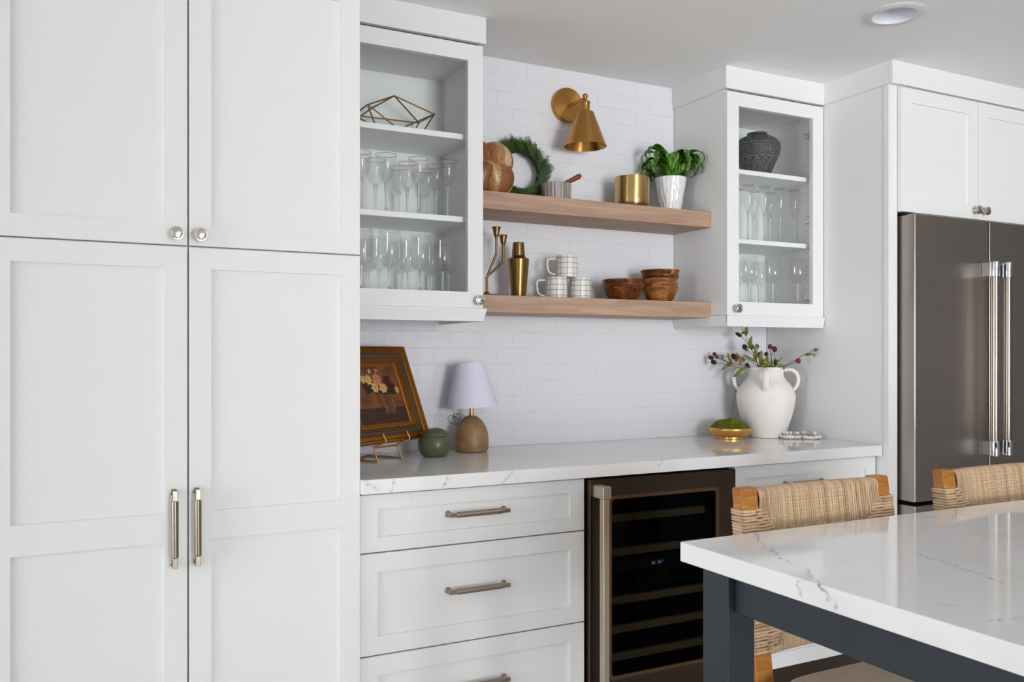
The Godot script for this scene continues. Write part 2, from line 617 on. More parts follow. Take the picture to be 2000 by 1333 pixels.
# a framed door or drawer front; its panels, knob or handle become its children
func door(parent: Node, x0: float, x1: float, y0: float, y1: float, zf: float, holes: Array, called := "door", thick := 0.019, glass := false) -> MeshInstance3D:
	var m := MB.new()
	var zb := zf - thick
	var b := 0.0012
	# outer edge
	m.sweep(x0, x1, y0, y1, [Vector2(0, zb), Vector2(0, zf - b), Vector2(b, zf)])
	var hx0: float = holes[0][0]
	var hx1: float = holes[0][1]
	# front: stiles, then rails between the holes
	var face := func(ax: float, bx: float, ay: float, by: float):
		m.quad(Vector3(ax, ay, zf), Vector3(bx, ay, zf), Vector3(bx, by, zf), Vector3(ax, by, zf))
		m.quad(Vector3(bx, ay, zb), Vector3(ax, ay, zb), Vector3(ax, by, zb), Vector3(bx, by, zb))
	face.call(x0 + b, hx0, y0 + b, y1 - b)
	face.call(hx1, x1 - b, y0 + b, y1 - b)
	var ys := [y0 + b]
	for h in holes: ys += [h[2], h[3]]
	ys.append(y1 - b)
	for k in range(0, ys.size(), 2):
		face.call(hx0, hx1, ys[k], ys[k + 1])
	for h in holes:   # inner edges, seen from inside the hole
		var a := [Vector2(h[0], h[2]), Vector2(h[1], h[2]), Vector2(h[1], h[3]), Vector2(h[0], h[3])]
		for k in 4:
			var p: Vector2 = a[k]
			var q: Vector2 = a[(k + 1) % 4]
			m.quad(Vector3(p.x, p.y, zf), Vector3(q.x, q.y, zf), Vector3(q.x, q.y, zb), Vector3(p.x, p.y, zb))
	var o := part(called, m, M["white paint"], parent)
	for h in holes:
		if glass:
			var g := MB.new()
			g.quad(Vector3(h[0] - 0.004, h[2] - 0.004, zf - 0.010), Vector3(h[1] + 0.004, h[2] - 0.004, zf - 0.010), Vector3(h[1] + 0.004, h[3] + 0.004, zf - 0.010), Vector3(h[0] - 0.004, h[3] + 0.004, zf - 0.010))
			part("glass_pane", g, M["pane"], o)
		else:
			part("door_panel", MB.new().box(Vector3(h[0] - 0.004, h[2] - 0.004, zb + 0.002), Vector3(h[1] + 0.004, h[3] + 0.004, zf - SHAKER), 0.0), M["white paint"], o)
	return o

# the axis of a lathe turned to +z
func facing_z(m: MB, at: Vector3) -> MB:
	m.move(Transform3D(Basis(Vector3.RIGHT, PI / 2), at))
	return m

func knob(parent: Node, at: Vector3):
	var m := MB.new().lathe([Vector2(0, 0), Vector2(0.0095, 0), Vector2(0.0095, 0), Vector2(0.0095, 0.003), Vector2(0.007, 0.005), Vector2(0.0065, 0.013), Vector2(0.0105, 0.017), Vector2(0.0165, 0.0195), Vector2(0.0175, 0.022), Vector2(0.0175, 0.0255), Vector2(0.0168, 0.027), Vector2(0.0168, 0.027), Vector2(0.0148, 0.0272), Vector2(0.0148, 0.0272), Vector2(0.0143, 0.0262), Vector2(0.0138, 0.027), Vector2(0.010, 0.0285), Vector2(0, 0.029)], 40)
	part("knob", facing_z(m, at), M["polished nickel"], parent)

# a bar pull between two points on the front; stands out along z
func pull(parent: Node, a: Vector3, b: Vector3):
	var d := (b - a).normalized()
	var o := Vector3(0, 0, 0.030)
	var m := MB.new()
	for e in [a + d * 0.012, b - d * 0.012]:
		var k := m.v.size()
		m.lathe([Vector2(0, 0), Vector2(0.0095, 0), Vector2(0.0095, 0), Vector2(0.0095, 0.004), Vector2(0.0095, 0.004), Vector2(0.0062, 0.006), Vector2(0.0055, 0.03), Vector2(0, 0.03)], 24)
		m.move(Transform3D(Basis(Vector3.RIGHT, PI / 2), e), k)
	var side := d.cross(Vector3(0, 0, 1)).normalized()
	# square ends
	for pr in [[a + d * 0.004, a + d * 0.034], [b - d * 0.034, b - d * 0.004]]:
		var k := m.v.size()
		var l: float = (pr[1] - pr[0]).length()
		m.box(Vector3(-0.0062, -l / 2, -0.0062), Vector3(0.0062, l / 2, 0.0062), 0.0012)
		m.move(Transform3D(Basis(side, d, side.cross(d)), (pr[0] + pr[1]) / 2 + o), k)
	m.tube([a + d * 0.030 + o, a + d * 0.0315 + o, a + d * 0.034 + o, b - d * 0.034 + o, b - d * 0.0315 + o, b - d * 0.030 + o], [0.0068, 0.0085, 0.0092, 0.0092, 0.0085, 0.0068], 20)
	part("handle", m, M["nickel"], parent)

func crown(parent: Node, x0: float, x1: float, zf: float, left_end := false, right_end := false):
	var m := MB.new()
	m.box(Vector3(x0, 2.3482, zf - 0.02), Vector3(x1, HC, zf), 0.001)
	if left_end: m.box(Vector3(x0, 2.3482, 0.002), Vector3(x0 + 0.02, HC, zf - 0.02), 0.0)
	if right_end: m.box(Vector3(x1 - 0.02, 2.3482, 0.002), Vector3(x1, HC, zf - 0.02), 0.0)
	part("crown_moulding", m, M["white paint"], parent)

# a wall cabinet with a glass door; everything in world coordinates
func wall_cabinet(o: Node3D, x0: float, x1: float, hx0: float, hx1: float, knob_x: float, rail_out: int):
	var w: Material = M["white paint"]
	var ins: Material = M["cabinet inside"]
	var t := 0.016
	var zc := ZU - 0.0215
	var top := 2.3482
	var m := MB.new()
	m.box(Vector3(x0, 1.4353, 0.002), Vector3(x0 + t, top, zc), 0.0006)
	m.box(Vector3(x1 - t, 1.4353, 0.002), Vector3(x1, top, zc), 0.0006)
	m.box(Vector3(x0 + t, top - 0.04, 0.002), Vector3(x1 - t, top, zc), 0.0)
	m.box(Vector3(x0 + t, 1.4606, 0.002), Vector3(x1 - t, 1.4806, zc), 0.0)
	m.box(Vector3(x0 + t, 1.4353, zc - 0.02), Vector3(x1 - t, 1.4606, zc), 0.0)
	part("body", m, w, o)
	part("back_panel", MB.new().box(Vector3(x0 + t, 1.4806, 0.004), Vector3(x1 - t, top - 0.04, 0.014), 0.0), ins, o)
	for y in [1.7343, 2.0213]:
		part("shelf", MB.new().box(Vector3(x0 + t + 0.001, y, 0.0145), Vector3(x1 - t - 0.001, y + 0.0195, 0.300), 0.001), ins, o)
	var d := door(o, x0 + 0.0005, x1 - 0.0005, 1.4345, 2.3400, ZU, [[hx0, hx1, 1.4900, 2.2838]], "door", 0.020, true)
	knob(d, Vector3(knob_x, 1.4612, ZU))
	var holes := MB.new()
	for z in [0.05, 0.265]:
		for sx in [x0 + t, x1 - t]:
			for k in 21:
				var y := 1.56 + k * 0.032
				var q := Vector3(sx, y, z)
				var s := 1.0 if sx < (x0 + x1) / 2 else -1.0
				var kk := holes.v.size()
				holes.lathe([Vector2(0.0026, 0), Vector2(0, 0.0001)], 8)
				holes.move(Transform3D(Basis(Vector3.BACK, -PI / 2 * s), q + Vector3(s * 0.0002, 0, 0)), kk)
	tag(part("pin_holes", holes, M["iron wire"], o), "", "", "", "stuff")
	# light rail below: front with a sloping face, a return on the free side
	m = MB.new()
	var fz := ZU
	var prof := [Vector2(fz - 0.0215, 1.4338), Vector2(fz + 0.009, 1.4338), Vector2(fz + 0.009, 1.4290), Vector2(fz + 0.001, 1.3960), Vector2(fz, 1.3894), Vector2(fz - 0.0215, 1.3894)]
	for k in prof.size():
		var p: Vector2 = prof[k]
		var q: Vector2 = prof[(k + 1) % prof.size()]
		var e0 := func(a: Vector2) -> float: return (x0 - maxf(0.0, a.x - fz)) if rail_out < 0 else x0
		var e1 := func(a: Vector2) -> float: return (x1 + maxf(0.0, a.x - fz)) if rail_out > 0 else x1
		m.quad(Vector3(e1.call(p), p.y, p.x), Vector3(e0.call(p), p.y, p.x), Vector3(e0.call(q), q.y, q.x), Vector3(e1.call(q), q.y, q.x))
	var xs := x1 if rail_out > 0 else x0
	var s := 1.0 if rail_out > 0 else -1.0
	var ring := func(z: float) -> PackedVector3Array:
		return PackedVector3Array([Vector3(xs - s * 0.0215, 1.3894, z), Vector3(xs, 1.3894, z), Vector3(xs + s * 0.001, 1.396, z), Vector3(xs + s * 0.009, 1.429, z), Vector3(xs + s * 0.009, 1.4338, z), Vector3(xs - s * 0.0215, 1.4338, z)])
	var r0: PackedVector3Array = ring.call(0.002)
	var r1: PackedVector3Array = ring.call(fz)
	for k in 6:
		var a := r0[k]
		var b := r0[(k + 1) % 6]
		var c := r1[(k + 1) % 6]
		var e := r1[k]
		if s > 0: m.quad(a, b, c, e)
		else: m.quad(b, a, e, c)
	m.quad(r1[0], r1[1], r1[4], r1[5])
	part("light_rail", m, w, o)

func build_cabinets():
	var w: Material = M["white paint"]
	# pantry
	var p := thing("pantry_cabinet", "tall white pantry cabinet with four panelled doors at the left", "cabinet")
	part("body", MB.new().box(Vector3(-0.1865, 0.09, 0.002), Vector3(0.7475, HC, 0.6095), 0.001), w, p)
	part("plinth", MB.new().box(Vector3(-0.1865, 0, 0.002), Vector3(0.7475, 0.09, 0.55), 0.0), M["toe kick"], p)
	crown(p, -0.1865, 0.7575, 0.645)
	for sd in 2:
		var x0: float = [-0.1845, 0.2838][sd]
		var x1: float = [0.2795, 0.7490][sd]
		var h0: float = [-0.1257, 0.3393][sd]
		var h1: float = [0.2246, 0.6919][sd]
		var kx: float = [0.2507, 0.3094][sd]
		var hx: float = [0.2496, 0.3062][sd]
		var d := door(p, x0, x1, 1.5628, 2.340, 0.63, [[h0, h1, 1.6189, 2.284]])
		knob(d, Vector3(kx, 1.5905, 0.63))
		d = door(p, x0, x1, 0.1, 1.5588, 0.63, [[h0, h1, 0.156, 0.7822], [h0, h1, 0.8586, 1.5017]])
		pull(d, Vector3(hx - 0.004, 0.7165, 0.63), Vector3(hx - 0.004, 0.9255, 0.63))
	var p2 := dup(p, Vector3(-0.9575, 0, 0), "tall white pantry cabinet farther left, beside the first pantry cabinet")

	# wall cabinets
	var a := thing("wall_cabinet", "white wall cabinet with glass door left of the open shelves", "cabinet")
	wall_cabinet(a, 0.7495, 1.2757, 0.806, 1.2176, 1.2529, 1)
	crown(a, 0.7578, 1.2849, 0.3488, false, true)
	var b := thing("wall_cabinet", "white wall cabinet with glass door beside the refrigerator panel", "cabinet")
	wall_cabinet(b, XL, XP - 0.003, 2.4198, 2.8309, 2.4006, -1)
	crown(b, XL - 0.008, XP - 0.0005, 0.3488, true, false)
	for y in [2.2265, 1.8570, 1.5240]:
		var m := MB.new()
		m.box(Vector3(2.852, y - 0.012, 0.270), Vector3(2.8757, y + 0.012, 0.318), 0.002)
		m.box(Vector3(2.834, y - 0.016, 0.312), Vector3(2.868, y + 0.016, 0.3235), 0.003)
		part("hinge", m, M["polished nickel"], b)
	for y in [2.224, 1.51]:
		part("door_bumper", facing_z(MB.new().lathe([Vector2(0.007, 0), Vector2(0.006, 0.002), Vector2(0, 0.0025)], 16), Vector3(1.268 - 0.0005, y, 0.3231)), M["iron wire"], a)

	# base cabinet with three drawers
	var c := thing("drawer_cabinet", "white base cabinet with three wide drawers left of the wine fridge", "cabinet")
	part("body", MB.new().box(Vector3(0.7495, 0.09, 0.002), Vector3(1.5125, 0.8713, 0.5995), 0.0005), w, c)
	part("plinth", MB.new().box(Vector3(0.7495, 0, 0.002), Vector3(1.5125, 0.0895, 0.545), 0.0), M["toe kick"], c)
	for k in 3:
		var y1: float = [0.8652, 0.6929, 0.3922][k]
		var y0: float = [0.6969, 0.3962, 0.1][k]
		var h: Array = [[0.8054, 1.4590, 0.7400, 0.8218], [0.8054, 1.4590, 0.4502, 0.6378], [0.8054, 1.4590, 0.157, 0.3372]][k]
		var d := door(c, 0.7515, 1.5135, y0, y1, 0.62, [h], "drawer")
		var hy: float = [0.789, 0.556, 0.262][k]
		pull(d, Vector3(1.017, hy, 0.62 - SHAKER), Vector3(1.231, hy, 0.62 - SHAKER))

	# base cabinet right of the wine fridge
	var e := thing("base_cabinet", "white base cabinet with three drawers beside the refrigerator panel", "cabinet")
	part("body", MB.new().box(Vector3(2.1455, 0.09, 0.002), Vector3(XP - 0.001, 0.8713, 0.5995), 0.0005), w, e)
	part("plinth", MB.new().box(Vector3(2.1455, 0, 0.002), Vector3(XP - 0.001, 0.0895, 0.545), 0.0), M["toe kick"], e)
	var d2 := door(e, 2.1515, 2.8860, 0.6969, 0.8662, 0.62, [[2.2085, 2.8300, 0.7400, 0.8205]], "drawer")
	pull(d2, Vector3(2.392, 0.789, 0.62 - SHAKER), Vector3(2.605, 0.789, 0.62 - SHAKER))
	for k in 2:
		var d := door(e, 2.1515, 2.8860, [0.3962, 0.1][k], [0.6929, 0.3922][k], 0.62, [[2.2085, 2.8300, [0.4502, 0.157][k], [0.6378, 0.3372][k]]], "drawer")
		pull(d, Vector3(2.392, [0.556, 0.262][k], 0.62 - SHAKER), Vector3(2.605, [0.556, 0.262][k], 0.62 - SHAKER))

	# fridge surround: tall panel and cabinet over the fridge
	var f := thing("refrigerator_surround", "tall white panel and two door cabinet above the refrigerator", "cabinet")
	part("side_panel", MB.new().box(Vector3(XP, 0, 0.002), Vector3(2.9425, 2.3482, 0.678), 0.0015), w, f)
	part("edge_strip", MB.new().box(Vector3(XP - 0.0035, YC + 0.0005, 0.655), Vector3(XP - 0.0002, 2.3475, 0.6775), 0.0006), w, f)
	part("side_panel", MB.new().box(Vector3(3.8785, 0, 0.002), Vector3(3.9265, 2.3482, 0.678), 0.0015), w, f)
	part("body", MB.new().box(Vector3(2.9427, 1.853, 0.002), Vector3(3.8783, 2.3482, 0.6785), 0.0005), w, f)
	crown(f, XP - 0.004, 3.935, 0.6973, true, true)
	for k in 2:
		var x0: float = [2.9400, 3.4115][k]
		var x1: float = [3.4085, 3.8800][k]
		var d := door(f, x0, x1, 1.8440, 2.3390, 0.700, [[x0 + 0.058, x1 - 0.056, 1.902, 2.2815]])
		knob(d, Vector3([3.3815, 3.4385][k], 1.8790, 0.700))

func build_room():
	var m := MB.new()
	struct("floor", MB.new().box(Vector3(XW - 0.1, -0.1, -0.2), Vector3(5.5, 0, ZW + 0.3), 0.0), M["floor oak"])
	# ceiling with the round hole of the recessed light
	var c := Vector3(2.5135, HC, 1.012)
	var cm := MB.new()
	var hq := 0.12
	cm.box(Vector3(XW - 0.1, HC, -0.2), Vector3(c.x - hq, HC + 0.12, ZW + 0.3), 0.0)
	cm.box(Vector3(c.x + hq, HC, -0.2), Vector3(5.5, HC + 0.12, ZW + 0.3), 0.0)
	cm.box(Vector3(c.x - hq, HC, -0.2), Vector3(c.x + hq, HC + 0.12, c.z - hq), 0.0)
	cm.box(Vector3(c.x - hq, HC, c.z + hq), Vector3(c.x + hq, HC + 0.12, ZW + 0.3), 0.0)
	cm.box(Vector3(c.x - hq, HC + 0.10, c.z - hq), Vector3(c.x + hq, HC + 0.12, c.z + hq), 0.0)
	var hole := PackedVector3Array()
	var edge := PackedVector3Array()
	var inside := PackedVector3Array()
	for j in 65:
		var a := TAU * j / 64.0
		var s := 1.0 / maxf(absf(cos(a)), absf(sin(a)))
		hole.append(c + Vector3(cos(a), 0, sin(a)) * 0.078)
		edge.append(c + Vector3(cos(a), 0, sin(a)) * hq * s)
		inside.append(c + Vector3(cos(a) * 0.078, 0.1, sin(a) * 0.078))
	cm.grid([edge, hole], false, true)
	cm.grid([hole, inside], false, true)
	struct("ceiling", cm, M["ceiling paint"])
	# tiled wall
	var wb := struct("wall_back", MB.new().box(Vector3(XW - 0.1, 0, -0.2), Vector3(5.5, HC, -0.0011), 0.0), M["grout"])
	var cache := {}
	for k in range(-6, 18):
		var y0 := 1.3004 + k * 0.0632
		var y1 := y0 + 0.0632
		if k == -6: y0 = YC
		y1 = minf(y1, HC)
		var lo := 0.749 if k < 2 else 1.288
		var hi := XP if k < 2 else XL
		var x := 1.034 + (0.0 if k % 2 == 0 else 0.0660) - 0.1325 * 3
		while x < hi:
			var xa := maxf(x, lo)
			var xb := minf(x + 0.1325, hi)
			if xb - xa > 0.004:
				var key := "%.4f %.4f %d" % [xb - xa, y1 - y0, rng.randi() % 3]
				if not cache.has(key):
					var t := MB.new()
					var hw := (xb - xa) / 2 - 0.0007
					var hh := (y1 - y0) / 2 - 0.0007
					t.box(Vector3(-hw, -hh, -0.004), Vector3(hw, hh, 0), 0.0014)
					cache[key] = t.mesh()
				var o := part("tile", cache[key], M["tile glaze"], wb)
				o.position = Vector3((xa + xb) / 2, (y0 + y1) / 2, rng.randf_range(-0.0003, 0.0002))
				o.rotation = Vector3(rng.randf_range(-0.004, 0.004), rng.randf_range(-0.003, 0.003), 0)
			x += 0.1325
	# the other walls, with the windows that light the room
	m.box(Vector3(XW - 0.15, 0, 0), Vector3(XW, HC, SIDE[0]), 0.0)
	m.box(Vector3(XW - 0.15, 0, SIDE[1]), Vector3(XW, HC, ZW + 0.1), 0.0)
	m.box(Vector3(XW - 0.15, 0, SIDE[0]), Vector3(XW, SIDE[2], SIDE[1]), 0.0)
	m.box(Vector3(XW - 0.15, SIDE[3], SIDE[0]), Vector3(XW, HC, SIDE[1]), 0.0)
	struct("wall_left", m, M["wall paint"])
	struct("wall_right", MB.new().box(Vector3(5.4, 0, 0), Vector3(5.5, HC, ZW + 0.1), 0.0), M["taupe wall paint"])
	struct("wall_inner", MB.new().box(Vector3(XW, 0, 5.0), Vector3(STUB, HC, 5.12), 0.001), M["wall paint"])
	m = MB.new()
	var zf := ZW
	var cuts := []
	for wd in WINDOWS: cuts.append(wd)
	cuts.sort_custom(func(a, b): return a[0] < b[0])
	var x := XW
	for wd in cuts:
		m.box(Vector3(x, 0, zf), Vector3(wd[0], HC, zf + 0.15), 0.0)
		m.box(Vector3(wd[0], 0, zf), Vector3(wd[1], wd[2], zf + 0.15), 0.0)
		m.box(Vector3(wd[0], wd[3], zf), Vector3(wd[1], HC, zf + 0.15), 0.0)
		x = wd[1]
	m.box(Vector3(x, 0, zf), Vector3(5.4, HC, zf + 0.15), 0.0)
	struct("wall_front", m, M["wall paint"])
	var n := 0
	for wd in WINDOWS:
		n += 1
		var o := struct("window_%d" % n, MB.new().sweep(wd[0], wd[1], wd[2], wd[3], [Vector2(0, 0.15), Vector2(0.05, 0.15), Vector2(0.05, 0.02), Vector2(0.0, 0.02), Vector2(0, -0.01)]).move(Transform3D(Basis.IDENTITY, Vector3(0, 0, zf))), M["white paint"])
		part("glass_pane", MB.new().box(Vector3(wd[0] + 0.04, wd[2] + 0.04, zf + 0.08), Vector3(wd[1] - 0.04, wd[3] - 0.04, zf + 0.084), 0.0), M["window pane"], o)
	var turn := Transform3D(Basis(Vector3.UP, -PI / 2), Vector3(XW, 0, 0))
	var so := struct("window_3", MB.new().sweep(SIDE[0], SIDE[1], SIDE[2], SIDE[3], [Vector2(0, 0.15), Vector2(0.05, 0.15), Vector2(0.05, 0.02), Vector2(0.0, 0.02), Vector2(0, -0.01)]).move(turn), M["white paint"])
	part("glass_pane", MB.new().box(Vector3(XW - 0.084, SIDE[2] + 0.04, SIDE[0] + 0.04), Vector3(XW - 0.08, SIDE[3] - 0.04, SIDE[1] - 0.04), 0.0), M["window pane"], so)

# x0, x1, y0, y1, light energy
const ZW := 8.5
const STUB := 0.80
const WINDOWS := [[0.0, 2.2, 0.02, 2.25, 7.3], [4.2, 5.2, 0.7, 1.9, 0.6]]
# the window at the far left end: z0, z1, y0, y1, light energy
const XW := -4.5
const SIDE := [0.95, 3.2, 0.02, 2.25, 2.2]

func build_worktop():
	var size := Vector2(2.1457, 0.70)
	var veins := []
	var P := func(u: float, z: float) -> Vector2: return Vector2(u - 0.749, z)
	# the sheet folds down over the front edge: z past 0.6493 runs down the face
	for q in [[0.76, 0.655, 0.80, 0.689], [0.845, 0.64, 0.835, 0.688], [1.02, 0.62, 1.0, 0.688], [1.24, 0.63, 1.2, 0.69], [1.83, 0.61, 1.79, 0.68], [2.2, 0.5, 2.6, 0.62], [1.3, 0.3, 1.6, 0.52], [1.1, 0.5, 1.45, 0.6]]:
		veins.append([[P.call(q[0], q[1]), P.call((q[0] + q[2]) / 2 + 0.004, (q[1] + q[3]) / 2), P.call(q[2], q[3])], 0.5])
	var mt := mat("quartz counter", Color.WHITE, 0.07)
	mt.albedo_texture = stone_tex(101, size, 1536, veins)
	var o := slab(0.749, XP - 0.004, 0.002, 0.6493, 0.8715, YC, 0.749, 0.0, size, false)
	var r := part("countertop", o, mt, self)
	tag(r, "long white quartz countertop with faint grey veins along the tiled wall", "countertop")

# a slab whose sheet of stone folds over the front edge (z) and the left edge (x)
func slab(x0: float, x1: float, z0: float, z1: float, y0: float, y1: float, ox: float, oz: float, size: Vector2, fold_left: bool) -> MB:
	var m := MB.new()
	m.box(Vector3(x0, y0, z0), Vector3(x1, y1, z1), 0.002)
	for i in m.v.size():
		var p := m.v[i]
		var u := Vector2(p.x - ox, p.z - oz)
		if absf(m.n[i].z) > 0.5: u.y += y1 - p.y
		elif absf(m.n[i].x) > 0.5 and fold_left: u.x -= y1 - p.y
		m.uv[i] = u / size
	return m

func build_island():
	var o := thing("kitchen_island", "kitchen island table with white veined quartz top and navy blue legs", "table")
	var size := Vector2(2.36, 1.10)
	var ox := 1.0117
	var oz := 1.70
	var veins := []
	var main := []
	for q in VEIN: main.append(Vector2(q[0] - ox, q[1] - oz))
	veins.append([main, 1.0])
	for q in VEINS2:
		var l := []
		for p in q: l.append(Vector2(p[0] - ox, p[1] - oz))
		veins.append([l, 0.5])
	var mt := mat("quartz island", Color.WHITE, 0.06)
	mt.albedo_texture = stone_tex(103, size, 1600, veins)
	part("tabletop", slab(1.0517, 3.36, 1.7116, 2.78, 0.8746, 0.9128, ox, oz, size, true), mt, o)
	var nv: Material = M["navy paint"]
	for x in [1.085, 3.26]:
		for z in [1.7375, 2.68]:
			part("leg", MB.new().box(Vector3(x, 0, z), Vector3(x + 0.066, 0.8744, z + 0.0735), 0.003), nv, o)
	for x in [1.101, 3.275]:
		part("apron", MB.new().box(Vector3(x, 0.795, 1.811), Vector3(x + 0.02, 0.8744, 2.68), 0.002), nv, o)
	for z in [1.765, 2.70]:
		part("apron", MB.new().box(Vector3(1.151, 0.795, z), Vector3(3.26, 0.8744, z + 0.02), 0.002), nv, o)

const VEIN := [[1.243, 1.70], [1.207, 1.757], [1.166, 1.828], [1.126, 1.908], [1.103, 1.979], [1.058, 2.059], [1.0517, 2.066], [1.036, 2.082], [1.028, 2.090], [1.014, 2.096]]
const VEINS2 := [[[1.366, 1.987], [1.357, 2.06], [1.33, 2.145], [1.314, 2.19]], [[1.114, 2.214], [1.146, 2.239]], [[1.113, 2.301], [1.172, 2.313], [1.26, 2.33]], [[1.45, 1.72], [1.642, 1.738], [1.8, 1.79]], [[2.0, 1.8], [2.3, 2.1], [2.5, 2.15]], [[1.6, 2.2], [1.9, 2.5]], [[1.046, 2.02], [1.025, 2.026]]]

# ---------------------------------------------------------------- appliances
func build_refrigerator():
	var st: Material = M["steel"]
	var o := thing("refrigerator", "tall stainless steel refrigerator with two french doors and bar handles", "refrigerator")
	part("body", MB.new().box(Vector3(2.96, 0.02, 0.03), Vector3(3.863, 1.825, 0.655), 0.003), M["black plastic"], o)
	for k in 2:
		var x0: float = [2.955, 3.4125][k]
		var x1: float = [3.4085, 3.868][k]
		var m := MB.new()
		m.box(Vector3(x0, 0.692, 0.662), Vector3(x1, 1.8314, 0.7482), 0.005)
		var d := part("door", m, st, o)
		var hx: float = [3.3695, 3.4525][k]
		m = MB.new()
		for y in [0.8905, 1.6245]:
			m = MB.new()
			m.box(Vector3(hx - 0.012, y - 0.030, 0.7484), Vector3(hx + 0.012, y + 0.030, 0.800), 0.003)
			m.lathe([Vector2(0, y - 0.031), Vector2(0.0165, y - 0.031), Vector2(0.0185, y - 0.029), Vector2(0.0185, y + 0.029), Vector2(0.0165, y + 0.031), Vector2(0.0165, y + 0.031), Vector2(0, y + 0.031)], 32, Vector3(hx, 0, 0.800))
			part("handle_bracket", m, M["chrome"], d)
		m = MB.new().lathe([Vector2(0.0155, 0.915), Vector2(0.0155, 1.60)], 32, Vector3(hx, 0, 0.800))
		part("handle", m, M["satin steel"], d)
	part("freezer_drawer", MB.new().box(Vector3(2.955, 0.09, 0.662), Vector3(3.868, 0.680, 0.7482), 0.005), st, o)
	part("hinge_cover", MB.new().box(Vector3(2.957, 1.8318, 0.60), Vector3(3.02, 1.8385, 0.70), 0.002), M["black plastic"], o)
	part("hinge_cover", MB.new().box(Vector3(3.803, 1.8318, 0.60), Vector3(3.866, 1.8385, 0.70), 0.002), M["black plastic"], o)
	part("hinge", MB.new().box(Vector3(2.9565, 1.79, 0.6556), Vector3(2.975, 1.826, 0.6615), 0.001), M["satin steel"], o)
	part("kick_plate", MB.new().box(Vector3(2.97, 0.0, 0.60), Vector3(3.853, 0.085, 0.66), 0.002), M["black plastic"], o)

